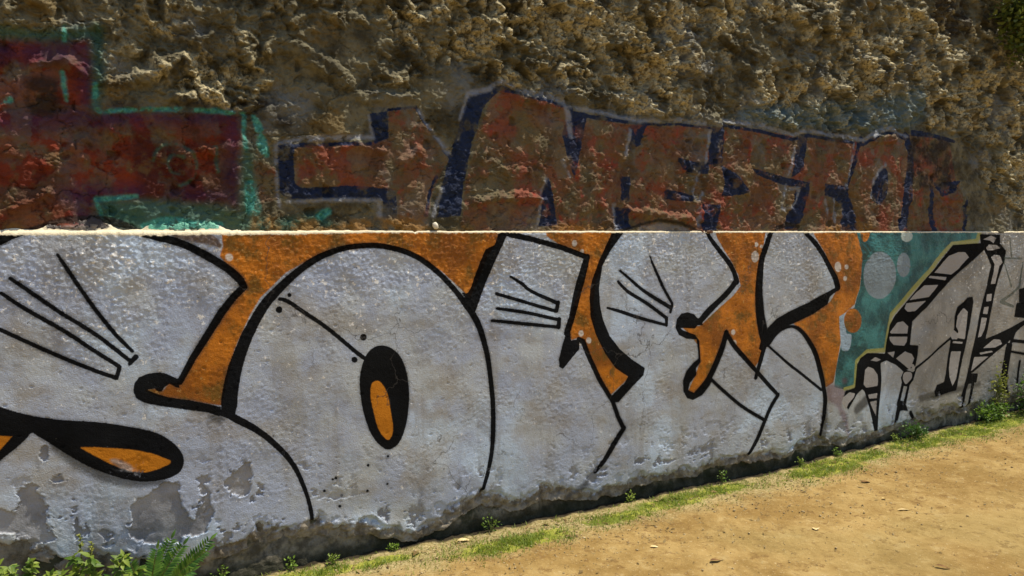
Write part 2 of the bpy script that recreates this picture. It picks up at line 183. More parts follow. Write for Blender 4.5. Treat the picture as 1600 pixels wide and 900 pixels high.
  ('s',1,[(3.4398,0.1987,0.0161),(3.4904,0.1244,0.0129)]),
  ('s',1,[(3.4751,0.5303,0.0088),(3.6277,0.5958,0.0075),(3.744,0.6558,0.0077),(3.8945,0.7297,0.0093)]),
  ('p',0,[(4.1092,1.0391),(4.1777,1.0414),(4.1891,1.0004),(4.1557,0.8599),(4.1144,0.7101),(4.0801,0.5856),(4.0458,0.4615),(4.0185,0.3624),(4.0049,0.3129),(3.9297,0.3102),(3.7422,0.2891),(3.7236,0.3308),(3.753,0.3776),(3.8416,0.3942),(3.8627,0.4523),(3.8795,0.576),(3.898,0.6745),(3.9018,0.7442),(3.9396,0.8017),(3.9418,0.8965),(3.9787,0.9695),(4.0604,1.0059)]),
  ('p',0,[(4.3082,1.4132),(4.2521,1.4643),(4.2384,1.5349),(4.5138,1.5294),(4.5192,1.4573),(4.6057,1.3996),(4.5937,1.3167),(4.5454,1.2294),(4.4914,1.1014),(4.47,1.0245),(4.4201,0.8455),(4.3776,0.6926),(4.5197,0.7198),(4.7385,0.7644),(4.9251,0.818),(5.2347,0.9002),(5.2414,0.8228),(4.9091,0.7758),(4.8084,0.7175),(4.7099,0.6492),(4.6106,0.6085),(4.4339,0.5324),(4.2194,0.4361),(4.1848,0.434),(4.2906,0.4195),(4.2777,0.3534),(4.1647,0.3485),(4.1103,0.2615),(4.0687,0.2453),(4.1058,0.3285),(4.1352,0.4026),(4.1628,0.5026),(4.1975,0.6278),(4.241,0.7529),(4.2829,0.9042),(4.3268,1.0303),(4.3567,1.1061),(4.3919,1.2332),(4.415,1.284),(4.3756,1.3359)]),
  ('s',1,[(4.13,0.3518,0.0175),(4.092,0.1506,0.0131)]),
  ('s',1,[(4.2258,0.3427,0.0177),(4.1701,0.142,0.0133)]),
  ('p',0,[(4.6915,0.6452),(4.7683,0.6239),(4.7343,0.4554),(4.7183,0.2961),(4.7431,0.2185),(4.6105,0.2424),(4.6149,0.3059),(4.6401,0.4631),(4.6674,0.5938)]),
  ('s',1,[(4.8952,0.4691,0.0147),(4.8708,0.2925,0.0147)]),
  ('s',1,[(4.7468,0.6574,0.0132),(5.2406,0.5965,0.0137)]),
  ('s',1,[(4.735,0.5675,0.0079),(5.2507,0.4794,0.011)]),
  ('s',1,[(4.7481,0.6413,0.0178),(4.8158,0.7438,0.0152),(4.9747,0.8045,0.0132)]),
  ('p',0,[(4.7985,0.9634),(5.205,1.0112),(5.223,0.8018),(4.7788,0.8526)]),
  ('p',0,[(4.8273,1.0792),(5.1946,1.1317),(5.2088,0.9672),(4.8358,0.9724)]),
 ],
 'orange2': [
  ('p',0,[(-2.4246,0.7743),(-2.3013,0.7561),(-2.2612,0.7484),(-2.3034,0.7004),(-2.4323,0.5829)]),
  ('p',1,[(-2.0243,0.6729),(-1.936,0.6583),(-1.8527,0.6415),(-1.7675,0.6133),(-1.7181,0.5869),(-1.6882,0.5686),(-1.7013,0.5537),(-1.7446,0.5406),(-1.7946,0.5342),(-1.8434,0.547),(-1.9029,0.5777),(-1.9609,0.6186),(-2.0064,0.6544)]),
  ('p',1,[(-0.7543,0.8302),(-0.7837,0.8141),(-0.7877,0.7549),(-0.7787,0.7005),(-0.7664,0.6455),(-0.7475,0.5863),(-0.715,0.5408),(-0.6918,0.5346),(-0.6747,0.5772),(-0.6838,0.6551),(-0.6993,0.7522),(-0.7251,0.8086)]),
  ('p',0,[(-0.2857,1.2661),(-0.2638,1.2752),(-0.253,1.2485),(-0.2749,1.2362)]),
 ],
 'ltgray2': [
  ('p',1,[(-1.9211,0.6048),(-1.8901,0.6031),(-1.8427,0.5689),(-1.841,0.5439),(-1.8793,0.5634)]),
 ],
 'drip': [
  ('s',0,[(2.8121,1.5276,0.0137),(2.8157,1.4515,0.0155),(2.8869,1.4058,0.0103),(2.8262,1.3751,0.0169),(2.8958,1.365,0.0091)]),
  ('s',0,[(2.856,1.4737,0.0057),(2.9069,1.4236,0.0115)]),
  ('s',1,[(4.6531,1.5032,0.009),(4.6932,1.3463,0.0091)]),
  ('s',1,[(4.5917,1.3427,0.0078),(4.845,1.3334,0.0079)]),
  ('s',1,[(4.5845,1.3169,0.0081),(4.7116,1.1096,0.0123)]),
  ('s',0,[(4.8667,1.3012,0.0096),(4.8347,1.1055,0.0135),(4.717,1.0409,0.0097),(4.5727,0.989,0.0173),(4.7531,0.9389,0.0109)]),
 ],
 'hole': [
  ('p',0,[(3.6679,1.2461),(3.8373,1.3693),(3.9589,1.3972),(4.0511,1.3961),(4.1047,1.3554),(4.0558,1.3263),(3.9758,1.2682),(3.8874,1.2259)]),
  ('p',0,[(3.614,1.2234),(3.8231,1.2079),(3.8083,1.1838),(3.5991,1.2093)]),
  ('p',0,[(3.5477,1.1532),(3.7215,1.1523),(3.6685,1.1055),(3.6077,1.0642),(3.3769,1.0497),(3.4578,1.1036)]),
  ('p',0,[(3.3404,1.0276),(3.578,1.0364),(3.4503,0.9654),(3.3589,0.9651),(3.3199,0.9907)]),
  ('p',0,[(3.1583,0.8252),(3.2432,0.8907),(3.31,0.8965),(3.3726,0.8549),(3.3603,0.8032),(3.1735,0.8149)]),
  ('p',0,[(3.1527,0.7928),(3.3617,0.7792),(3.3562,0.7414),(3.3274,0.7148),(3.2075,0.728),(3.1615,0.7641)]),
  ('p',0,[(3.1441,0.6761),(3.2248,0.6795),(3.2124,0.6331)]),
  ('p',0,[(3.2425,0.626),(3.3374,0.6711),(3.4224,0.6456),(3.4552,0.6093),(3.4413,0.5815),(3.4138,0.5259),(3.3665,0.5539)]),
  ('p',0,[(2.9592,0.6344),(3.008,0.6537),(3.0738,0.6299),(3.024,0.6199)]),
  ('p',0,[(2.8989,0.5701),(2.9331,0.5903),(2.9907,0.5715),(3.0358,0.5256),(3.0454,0.478),(3.04,0.441),(2.9192,0.4387),(2.8899,0.4647)]),
  ('p',0,[(2.9429,0.3853),(3.0426,0.3892),(3.0372,0.3522),(2.9585,0.3557)]),
  ('p',0,[(2.9668,0.3315),(3.0382,0.3333),(3.0366,0.2207),(2.9825,0.3018)]),
  ('p',0,[(2.673,0.3945),(2.7396,0.4242),(2.8021,0.4088),(2.7895,0.3825),(2.7362,0.3468),(2.704,0.3046),(2.6609,0.364)]),
  ('p',1,[(3.3537,0.5118),(3.4303,0.5051),(3.4402,0.4656),(3.4036,0.4351),(3.3661,0.4242),(3.333,0.4753)]),
  ('p',1,[(3.4267,0.5682),(3.4579,0.5608),(3.4751,0.5303),(3.4441,0.5329)]),
  ('p',0,[(3.983,0.9043),(4.0635,0.9606),(4.1167,0.9277),(4.1058,0.8373),(4.0886,0.7118),(3.9945,0.7281),(3.9993,0.7831),(3.9634,0.8203)]),
  ('p',0,[(3.9291,0.7074),(4.0644,0.6932),(4.0569,0.6785),(3.93,0.6923)]),
  ('p',0,[(3.9176,0.6281),(4.0439,0.6188),(4.0255,0.5139),(3.9989,0.4048),(3.9519,0.3535),(3.9142,0.4226),(3.901,0.4991)]),
  ('p',0,[(3.9316,0.7972),(3.9922,0.7634),(3.9868,0.7186),(3.9198,0.723),(3.8929,0.7547)]),
  ('p',0,[(4.2848,1.4944),(4.3885,1.5245),(4.4615,1.5039),(4.4287,1.4631),(4.3826,1.4838)]),
  ('p',0,[(4.3335,1.4282),(4.367,1.4533),(4.4837,1.4473),(4.5219,1.4212),(4.4149,1.4069),(4.3526,1.4076)]),
  ('p',0,[(4.4101,1.3507),(4.4534,1.3706),(4.5262,1.3644),(4.5459,1.3434),(4.567,1.3068),(4.5237,1.2766),(4.509,1.2303),(4.4796,1.138),(4.4169,1.1349),(4.4457,1.2319),(4.4591,1.2934)]),
  ('p',0,[(4.3693,1.0543),(4.4406,1.0567),(4.4358,1),(4.3645,0.9979)]),
  ('p',0,[(4.3411,0.9527),(4.4032,0.955),(4.3898,0.8936),(4.3271,0.902)]),
  ('p',0,[(4.3116,0.872),(4.3831,0.863),(4.3541,0.7717),(4.3137,0.7175),(4.2699,0.7152)]),
  ('p',0,[(4.4251,0.653),(4.495,0.6848),(4.5873,0.6734),(4.6175,0.6397),(4.5184,0.6151),(4.347,0.6222)]),
  ('p',0,[(4.2963,0.5897),(4.4747,0.5921),(4.4937,0.5802),(4.3151,0.5728)]),
  ('p',0,[(4.2283,0.5589),(4.4328,0.5482),(4.3199,0.5051),(4.1925,0.4488)]),
 ],
 'spray': [
  ('s',1,[(-2.119,0.6909,0.0141),(-2.0423,0.6142,0.0193),(-1.9398,0.5399,0.0203),(-1.8327,0.4959,0.0161),(-1.721,0.4839,0.0111)]),
  ('s',1,[(0.5294,0.157,0.0133),(0.4372,0.0863,0.0178),(0.3941,0.0307,0.0135)]),
  ('s',1,[(2.4898,0.3284,0.0198),(2.4822,0.1947,0.0333),(2.4492,0.0418,0.0267)]),
  ('s',1,[(2.8282,0.2909,0.0292),(2.9305,0.3493,0.0354)]),
  ('s',1,[(3.8879,0.3144,0.0209),(3.5664,0.2974,0.0254),(4.3143,0.3344,0.0162)]),
  ('s',1,[(-1.4796,0.7259,0.0112),(-1.5195,0.7391,0.0083)]),
 ],
 'peel': [
  ('p',0,[(-2.3953,0.4808),(-2.2596,0.4442),(-2.241,0.4799),(-2.2474,0.5406),(-2.1844,0.5357),(-2.1647,0.4669),(-2.1438,0.3655),(-2.1392,0.3036),(-2.1994,0.3022),(-2.2739,0.3482),(-2.3581,0.3695),(-2.4406,0.3752)]),
  ('p',0,[(-1.8351,0.4162),(-1.7596,0.4537),(-1.6578,0.4598),(-1.6419,0.3778),(-1.6047,0.3055),(-1.5389,0.3891),(-1.527,0.3292),(-1.5536,0.2327),(-1.7161,0.2068),(-1.8643,0.2582)]),
  ('p',0,[(-1.4445,0.49),(-1.3615,0.4923),(-1.3485,0.4461),(-1.3867,0.3638),(-1.4471,0.3826),(-1.4622,0.4346)]),
  ('p',0,[(-2.1703,0.6822),(-2.1525,0.6876),(-2.1426,0.6549),(-2.1611,0.6314),(-2.1779,0.6546)]),
  ('p',0,[(-2.1351,0.5488),(-2.1074,0.5709),(-2.0902,0.5471),(-2.1022,0.5278)]),
  ('p',0,[(-2.0565,0.3278),(-2.0161,0.3607),(-2.006,0.3128),(-2.0346,0.2913)]),
 ],
}
UPPER_PAINT = {
 'red': [
  ('p',0,[(-2.3673,2.2791),(-2.1171,2.3134),(-1.9435,2.3339),(-1.9303,2.178),(-1.9352,2.0293),(-1.6614,2.049),(-1.3695,2.0701),(-1.3632,1.8692),(-1.3731,1.6774),(-1.5697,1.6822),(-1.9371,1.6831),(-1.9631,1.5969),(-2.0338,1.5319),(-2.3971,1.5329)]),
 ],
 'purple': [
  ('s',1,[(-2.3692,2.2315,0.0305),(-2.1189,2.2639,0.0367),(-1.9748,2.2799,0.0326)]),
  ('s',0,[(-1.9541,2.2898,0.0251),(-1.9533,2.1758,0.0275),(-1.9487,2.036,0.0254)]),
  ('s',1,[(-2.3397,1.9591,0.0238),(-2.1287,1.9904,0.0271),(-1.9263,2.0171,0.0358),(-1.6617,2.0357,0.0266),(-1.3887,2.0576,0.0221)]),
  ('s',1,[(-1.3889,2.0493,0.0323),(-1.3958,1.8678,0.0298),(-1.3949,1.6771,0.0272)]),
  ('s',1,[(-2.0327,1.6991,0.033),(-1.9361,1.7143,0.0284),(-1.7814,1.7288,0.0212)]),
  ('s',1,[(-1.9937,1.7129,0.0301),(-1.9746,1.5968,0.0303)]),
  ('s',1,[(-1.6453,1.7215,0.0191),(-1.3833,1.7055,0.0226)]),
 ],
 'tealdark': [
  ('s',1,[(-2.3659,2.3147,0.0282),(-2.2435,2.3274,0.0266),(-2.1166,2.3282,0.0245),(-1.9268,2.3562,0.0225)]),
  ('s',1,[(-1.9103,2.3709,0.0208),(-1.911,2.2053,0.0207),(-1.9248,2.0634,0.016)]),
  ('s',1,[(-1.3345,1.9268,0.022),(-1.3322,1.7859,0.0359),(-1.3304,1.6156,0.0471)]),
  ('p',0,[(-1.9325,1.6832),(-1.7458,1.6923),(-1.4916,1.6698),(-1.3436,1.6439),(-1.2182,1.6022),(-1.0117,1.6482),(-0.9519,1.583),(-1.304,1.5529),(-1.9063,1.5526)]),
 ],
 'teal': [
  ('s',1,[(-1.9219,2.1532,0.0092),(-1.9267,2.076,0.0117),(-1.9138,2.0462,0.0111)]),
  ('s',1,[(-1.9139,2.0437,0.0089),(-1.8077,2.0568,0.0078),(-1.6103,2.0769,0.0107),(-1.4814,2.0785,0.011),(-1.353,2.0769,0.0112)]),
  ('s',1,[(-1.3475,2.0773,0.0096),(-1.3427,1.9264,0.0096)]),
  ('s',1,[(-2.0383,2.1878,0.0079),(-2.0359,2.1303,0.009),(-2.0287,2.0781,0.008)]),
  ('s',1,[(-2.2953,2.0517,0.0095),(-2.2198,2.0675,0.0108)]),
  ('s',1,[(-2.0275,2.3739,0.0067),(-2.0272,2.3191,0.0089)]),
  ('s',1,[(-1.3038,2.0692,0.0086),(-1.2828,2.0143,0.0171),(-1.2678,1.936,0.0229),(-1.2516,1.9027,0.0145)]),
  ('s',1,[(-1.3217,1.7579,0.0278),(-1.3128,1.6586,0.0335)]),
  ('s',1,[(-1.937,1.6883,0.0091),(-1.8665,1.6924,0.0105),(-1.787,1.7047,0.0092)]),
  ('s',1,[(-1.9395,1.683,0.006),(-1.9162,1.6103,0.006)]),
  ('s',1,[(-1.7614,1.5795,0.0132),(-1.6611,1.6072,0.0163),(-1.5462,1.586,0.0166),(-1.4537,1.5865,0.0112)]),
  ('s',1,[(-1.0121,1.6244,0.0207),(-0.9753,1.6487,0.0178)]),
 ],
 'swirl': [
  ('s',1,[(-1.7165,1.8536,0.0049),(-1.7054,1.8968,0.0061),(-1.6648,1.9257,0.0065),(-1.6144,1.9285,0.0069),(-1.5691,1.901,0.0069),(-1.547,1.8556,0.0066),(-1.5535,1.8061,0.0051),(-1.5829,1.7668,0.0065),(-1.6191,1.7548,0.0053)]),
  ('s',1,[(-1.603,1.8776,0.0068),(-1.641,1.8785,0.0078),(-1.6619,1.8506,0.0062),(-1.6529,1.8133,0.0054),(-1.6179,1.7983,0.0041)]),
  ('s',1,[(-1.4746,1.925,0.0042),(-1.4615,1.9202,0.0054),(-1.4655,1.8647,0.0053),(-1.4587,1.8207,0.0067)]),
 ],
 'redm': [
  ('p',0,[(-1.1306,1.949),(-0.7581,1.9781),(-0.6703,2.0074),(-0.6688,2.139),(-0.5255,2.1621),(-0.458,2.0669),(-0.3433,1.9304),(-0.3899,1.8485),(-0.4431,1.7513),(-0.4824,1.6074),(-0.6251,1.6064),(-0.6302,1.756),(-1.0098,1.7639),(-1.1225,1.7636)]),
  ('p',0,[(-0.1906,2.0677),(-0.0972,2.2601),(-0.0404,2.2976),(0.0948,2.2695),(0.3373,2.2381),(0.4004,2.1841),(0.8435,2.168),(1.5157,2.2082),(2.263,2.1856),(2.781,2.1764),(3.1979,2.277),(3.8132,2.2526),(4.0028,1.8613),(4.1086,1.54),(-0.2916,1.5435),(-0.2577,1.7884)]),
  ('p',0,[(-1.3109,1.8716),(-1.2132,1.8472),(-1.1989,1.7037),(-1.3014,1.673)]),
 ],
 'navy': [
  ('p',0,[(-1.2026,1.9451),(-1.0954,1.9596),(-0.758,1.9842),(-0.7582,1.9659),(-1.0958,1.9422),(-1.131,1.9316),(-1.1252,1.7781),(-1.0992,1.7555),(-0.8872,1.7734),(-0.6566,1.7646),(-0.6303,1.7466),(-0.6316,1.6219),(-0.7043,1.6213),(-0.7065,1.7047),(-0.9499,1.7118),(-1.1586,1.7016),(-1.1955,1.7326)]),
  ('p',0,[(-0.7691,2.1165),(-0.6721,2.1388),(-0.6703,2.0074),(-0.7421,1.9759)]),
  ('s',0,[(-0.6688,2.1421,0.006),(-0.5255,2.1652,0.0064),(-0.4852,2.1027,0.0086),(-0.4167,2.0221,0.0087),(-0.3398,1.9306,0.0105)]),
  ('p',0,[(-0.2265,2.2621),(-0.19,2.2587),(-0.1046,2.2855),(-0.048,2.3199),(0.017,2.3027),(-0.0022,2.2779),(-0.0594,2.2829),(-0.1047,2.2464),(-0.1644,2.1766),(-0.198,2.0672),(-0.2351,1.9517),(-0.265,1.7882),(-0.2911,1.6348),(-0.4196,1.6271),(-0.3903,1.7846),(-0.3433,1.9304),(-0.3106,2.0282),(-0.2668,2.1754)]),
  ('s',1,[(-0.4146,1.8317,0.0085),(-0.4535,1.751,0.0068),(-0.4822,1.6392,0.0086)]),
  ('s',0,[(-0.048,2.3035,0.0101),(0.1343,2.2694,0.0103),(0.3373,2.2415,0.0124),(0.3918,2.225,0.0146)]),
  ('s',0,[(0.3919,2.2042,0.014),(0.5505,2.1911,0.0125),(0.8667,2.1769,0.011),(1.1554,2.196,0.0075),(1.4104,2.1898,0.0078)]),
  ('s',0,[(1.5155,2.216,0.0119),(1.8475,2.1895,0.0102),(2.1418,2.1619,0.0125),(2.2625,2.1982,0.0105),(2.5158,2.1833,0.0109),(2.8499,2.1624,0.0112),(3.0402,2.2672,0.0141),(3.1834,2.2761,0.0117),(3.3481,2.2308,0.0175)]),
  ('p',0,[(0.3919,2.2042),(0.4899,2.1834),(0.4443,1.9844),(0.4111,1.8497),(0.364,1.9457),(0.3215,2.0821),(0.3462,2.1354)]),
  ('p',0,[(0.2402,1.844),(0.2692,1.7689),(0.3073,1.5885),(0.18,1.581),(0.1998,1.7328),(0.2158,1.8192)]),
  ('p',0,[(0.6933,1.6995),(0.7896,1.69),(0.8097,1.5685),(0.6948,1.5683)]),
  ('p',0,[(0.7322,1.8713),(0.8011,1.8737),(0.8029,1.738),(0.743,1.7368)]),
  ('p',0,[(0.7973,2.165),(0.923,2.1843),(0.8731,2.0601),(0.7946,2.0158)]),
  ('p',0,[(1.4204,2.2098),(1.5263,2.2128),(1.5161,1.9771),(1.3895,1.964)]),
  ('p',0,[(1.1492,1.9994),(1.2858,1.9789),(1.4047,1.9841),(1.3959,1.9098),(1.2872,1.9097),(1.2006,1.9295)]),
  ('p',0,[(1.0687,1.8113),(1.173,1.7989),(1.2901,1.7749),(1.2806,1.7399),(1.164,1.7453),(1.0649,1.7508)]),
  ('p',0,[(1.4951,1.9644),(1.6204,1.9219),(1.7397,1.8174),(1.6901,1.792),(1.4996,1.7796),(1.5352,1.8596)]),
  ('p',0,[(1.3583,1.7258),(1.4848,1.728),(1.4622,1.5619),(1.3411,1.5617)]),
  ('p',0,[(1.7581,1.9592),(1.9714,1.9265),(2.1511,1.8994),(2.3113,1.8918),(2.3141,1.8195),(2.2583,1.6481),(2.1627,1.5712),(2.0541,1.5709),(2.1741,1.7655),(2.1895,1.8459),(1.973,1.8771),(1.8102,1.9167)]),
  ('p',0,[(2.2132,2.2036),(2.281,2.1993),(2.2403,1.9656),(2.1325,1.9113),(2.1633,2.0672)]),
  ('p',0,[(2.4509,1.8833),(2.6937,1.873),(2.7758,1.6974),(2.823,1.5635),(2.6339,1.5633),(2.6391,1.7485),(2.4668,1.806)]),
  ('s',0,[(2.8137,2.2047,0.0191),(2.7461,2.0512,0.0224),(2.6864,1.886,0.0257)]),
  ('p',1,[(3.0817,2.0116),(3.1261,1.986),(3.1325,1.8627),(3.1005,1.7841),(3.0451,1.7465),(2.9655,1.7814),(2.9558,1.8354),(2.9865,1.9266),(3.0262,1.9822)]),
  ('s',1,[(3.3319,2.253,0.0366),(3.3866,2.0796,0.0338),(3.3669,1.8923,0.0448),(3.3385,1.7281,0.048),(3.2946,1.5734,0.0512)]),
  ('s',1,[(3.4054,2.2805,0.0234),(3.6526,2.2719,0.0168),(3.8789,2.2418,0.0149)]),
  ('s',1,[(3.6371,1.8762,0.0275),(3.6632,1.5741,0.0276)]),
  ('s',1,[(4.0749,1.7888,0.0211),(4.0808,1.5749,0.0212)]),
  ('p',0,[(3.6736,1.9251),(3.997,1.9497),(3.92,1.8593),(3.76,1.8167)]),
 ],
 'palex': [
  ('s',0,[(-1.2109,1.9561,0.0099),(-1.0951,1.977,0.0101),(-0.7577,2.0054,0.0106)]),
  ('s',1,[(-1.2083,1.9477,0.0071),(-1.2041,1.7324,0.0057),(-1.1968,1.669,0.0058)]),
  ('s',0,[(-1.1617,1.6928,0.0073),(-0.95,1.7059,0.0075),(-0.7228,1.7043,0.0094),(-0.7172,1.6335,0.0098)]),
  ('s',1,[(-0.7724,2.1072,0.0049),(-0.7482,2.0029,0.0065)]),
  ('s',1,[(-0.5087,2.151,0.0069),(-0.4511,2.0673,0.0069),(-0.3888,2.0015,0.0104),(-0.3432,1.9464,0.0141)]),
  ('s',0,[(-0.2886,2.1258,0.0086),(-0.2374,2.2547,0.013),(-0.1158,2.291,0.0128),(-0.0518,2.3392,0.0164),(0.0948,2.3028,0.0172),(0.3372,2.269,0.0166),(0.371,2.1889,0.019),(0.38,2.0786,0.0148)]),
  ('s',0,[(0.3791,2.2379,0.0105),(0.5941,2.2225,0.0126),(0.8665,2.1951,0.011),(1.1549,2.2223,0.0113),(1.4729,2.2171,0.0136),(1.5254,2.2479,0.0137),(1.8462,2.2298,0.0143),(2.1406,2.1951,0.0146),(2.2736,2.2325,0.0126),(2.8484,2.1934,0.0133),(3.0391,2.2897,0.0215),(3.1382,2.3096,0.0209),(3.3468,2.2538,0.0124)]),
  ('s',1,[(0.2239,1.8435,0.008),(0.1997,1.7672,0.006),(0.1838,1.6637,0.006),(0.1679,1.5672,0.0101)]),
  ('s',1,[(0.6977,1.7068,0.0113),(0.6993,1.5683,0.0114)]),
  ('s',1,[(0.7977,2.136,0.0112),(0.7627,1.9997,0.009)]),
  ('s',1,[(1.4005,2.166,0.0103),(1.3734,1.9827,0.0103)]),
  ('s',1,[(1.3283,1.9112,0.0075),(1.2897,1.7942,0.0077),(1.3267,1.7485,0.0058),(1.3672,1.7961,0.007)]),
  ('s',1,[(1.333,1.6981,0.0103),(1.3195,1.6007,0.0155)]),
  ('s',1,[(2.156,2.1002,0.0117),(2.1017,1.9311,0.0116)]),
  ('s',1,[(2.0923,1.8558,0.0117),(2.0495,1.7088,0.011),(2.1692,1.7317,0.0074),(2.2267,1.8343,0.0119),(2.1289,1.8401,0.0084)]),
  ('s',1,[(2.7344,2.1606,0.0099),(2.6732,1.8812,0.0131)]),
  ('s',1,[(2.4682,1.7714,0.0094),(2.5129,1.6286,0.0126)]),
  ('s',1,[(2.5525,1.7731,0.013),(2.5782,1.6291,0.013)]),
  ('s',1,[(3.0951,2.0303,0.0158),(3.012,1.9817,0.0117),(2.9666,1.9034,0.0136),(2.9506,1.7992,0.0104)]),
  ('s',1,[(-0.3904,1.7686,0.0103),(-0.4405,1.6397,0.012)]),
  ('s',1,[(0.3264,1.9441,0.0081),(0.3814,1.8592,0.0061)]),
 ],
 'tint': [
  ('p',1,[(1.7301,2.3457),(2.1334,2.3974),(3.0419,2.5141),(3.477,2.6198),(3.4918,2.3652),(2.9839,2.2638),(2.5128,2.2561),(1.733,2.2464)]),
 ],
 'orangex': [
  ('p',0,[(-2.3547,1.577),(-2.2712,1.5947),(-2.2081,1.5826),(-2.145,1.5323),(-2.3564,1.5328)]),
  ('p',0,[(-1.3159,1.6443),(-1.2176,1.6311),(-0.9516,1.604),(-0.5644,1.6288),(-0.284,1.6088),(-0.1364,1.52),(-1.3325,1.5243)]),
  ('p',0,[(0.237,1.5882),(0.4255,1.6032),(0.6899,1.5975),(0.6908,1.5171),(0.2373,1.5187)]),
  ('p',0,[(2.7925,1.6306),(2.8729,1.6762),(2.9458,1.609),(2.9506,1.5091),(2.7981,1.5096)]),
  ('p',0,[(2.4428,1.6064),(2.6049,1.6205),(2.6428,1.5102),(2.4146,1.511)]),
 ],
 'blackx': [
  ('s',1,[(-2.1877,1.5525,0.0098),(-2.1215,1.578,0.0124),(-2.0541,1.5988,0.014),(-1.9397,1.6049,0.0157),(-1.8696,1.5923,0.0159),(-1.7865,1.558,0.0107)]),
  ('s',1,[(0.7131,1.5537,0.0075),(0.9317,1.6137,0.0076),(1.0671,1.6222,0.0076),(1.1918,1.6039,0.0079),(1.3206,1.5539,0.0081)]),
  ('s',1,[(1.9829,1.5708,0.013),(2.1009,1.6047,0.0169),(2.2234,1.5883,0.0128)]),
 ],
 'ltgray': [
  ('p',0,[(0.8056,1.5315),(0.875,1.591),(1.0674,1.607),(1.1921,1.5885),(1.2952,1.5305)]),
  ('p',0,[(-2.1448,1.5373),(-2.0548,1.5783),(-1.9403,1.584),(-1.8465,1.5686),(-1.7873,1.5313)]),
 ],
 'smooth': [
  ('p',0,[(-2.4862,2.2419),(-2.2466,2.245),(-1.9391,2.3294),(-1.8979,2.181),(-1.7334,2.1177),(-1.5593,2.0781),(-1.2921,2.0982),(-1.2461,2.2988),(-1.1158,2.4262),(-0.6869,2.5366),(-0.8169,2.313),(-0.6908,2.2043),(-0.3513,2.3588),(-0.1344,2.3154),(0.4212,2.2446),(1.3577,2.221),(2.2617,2.2192),(3.1979,2.277),(3.9754,2.2764),(4.251,1.9678),(4.5546,1.4619),(-2.5168,1.5094)]),
 ],
 'ridge': [
  ('s',1,[(-2.0284,2.3488,0.0163),(-1.9485,2.3888,0.0242),(-1.8794,2.3976,0.0238),(-1.8503,2.3603,0.0183)]),
  ('s',1,[(-1.8867,2.1693,0.0329),(-1.7918,2.1859,0.0375),(-1.6931,2.2426,0.0421),(-1.6046,2.2889,0.0377)]),
  ('s',1,[(-1.6215,2.1323,0.024),(-1.4797,2.1442,0.0324),(-1.3452,2.1777,0.0349),(-1.219,2.2509,0.035)]),
  ('s',1,[(-1.2449,2.355,0.04),(-1.1737,2.3911,0.0482),(-1.0588,2.3611,0.0546),(-0.9405,2.295,0.053),(-0.8646,2.2491,0.0379)]),
  ('s',1,[(-0.8186,2.1936,0.0299),(-0.6909,2.1982,0.0333),(-0.525,2.218,0.0339)]),
  ('s',1,[(0.3369,2.3239,0.0418),(0.5495,2.3072,0.0528),(0.8645,2.3334,0.0471)]),
  ('s',1,[(3.7762,2.8359,0.0615),(4.1885,2.8544,0.0743),(4.7263,2.8176,0.0682)]),
  ('s',1,[(2.0822,3.0045,0.0565),(2.2346,2.9433,0.0555),(2.3589,2.9177,0.0495)]),
  ('s',1,[(-2.1425,2.2072,0.0193),(-2.0325,2.2285,0.0254),(-1.9777,2.1937,0.0234)]),
  ('s',1,[(-2.1128,1.8235,0.0208),(-2.0445,1.8772,0.0257),(-1.975,1.9319,0.0212)]),
  ('s',1,[(-2.2271,1.6449,0.0143),(-2.0948,1.7104,0.017)]),
  ('s',1,[(-1.59,1.8864,0.0267),(-1.4855,1.9135,0.0243)]),
  ('s',1,[(0.0557,2.2662,0.0373),(0.255,2.2419,0.0347)]),
  ('s',1,[(-0.9462,1.9411,0.0206),(-0.8219,1.9595,0.0272),(-0.6939,1.9418,0.0217)]),
  ('s',1,[(-0.5955,1.8877,0.025),(-0.5103,1.9635,0.0284)]),
  ('s',1,[(2.9518,2.2037,0.0358),(3.1641,2.2294,0.041)]),
  ('s',1,[(0.8037,1.6718,0.0295),(1.1659,1.6459,0.0346),(1.2677,1.6198,0.0237)]),
  ('s',1,[(-0.2104,1.7079,0.0229),(0.017,1.7458,0.0303),(0.2161,1.7263,0.0173)]),
 ],
 'dim': [  # shade streaks below the ridges, plus a few dark patches
  ('s',1,[(-1.9034,2.1549,0.0064),(-1.852,2.157,0.0104),(-1.8046,2.1561,0.0052)]),
  ('s',1,[(-1.6343,2.1206,0.0082),(-1.5584,2.1106,0.0136),(-1.4541,2.1135,0.0137),(-1.3464,2.1276,0.0167),(-1.2356,2.1308,0.0173),(-1.2079,2.1045,0.0149)]),
  ('s',1,[(-1.1946,2.0628,0.0208),(-1.1521,2.037,0.0269)]),
  ('s',1,[(-1.3326,2.0112,0.007),(-1.3183,1.9136,0.0112)]),
  ('s',1,[(-0.8506,2.1463,0.0122),(-0.8131,2.1403,0.0153)]),
  ('s',1,[(-1.0351,2.0301,0.009),(-1.0054,2.0232,0.0075)]),
  ('s',1,[(-0.8362,2.0578,0.0126),(-0.7956,2.0303,0.0111)]),
  ('p',1,[(-2.1615,2.1561),(-2.057,2.161),(-2.0483,2.0916),(-2.0663,2.0198),(-2.1388,2.0096),(-2.1693,2.0568)]),
  ('p',1,[(3.4067,2.2574),(3.8792,2.237),(3.9244,2.045),(3.8352,1.9058),(3.4033,1.9168)]),
  ('p',1,[(3.5219,3.1552),(3.6642,3.3595),(3.9014,3.3946),(4.0461,3.0808),(3.844,3.0326),(3.6038,3.0735)]),
 ],
}
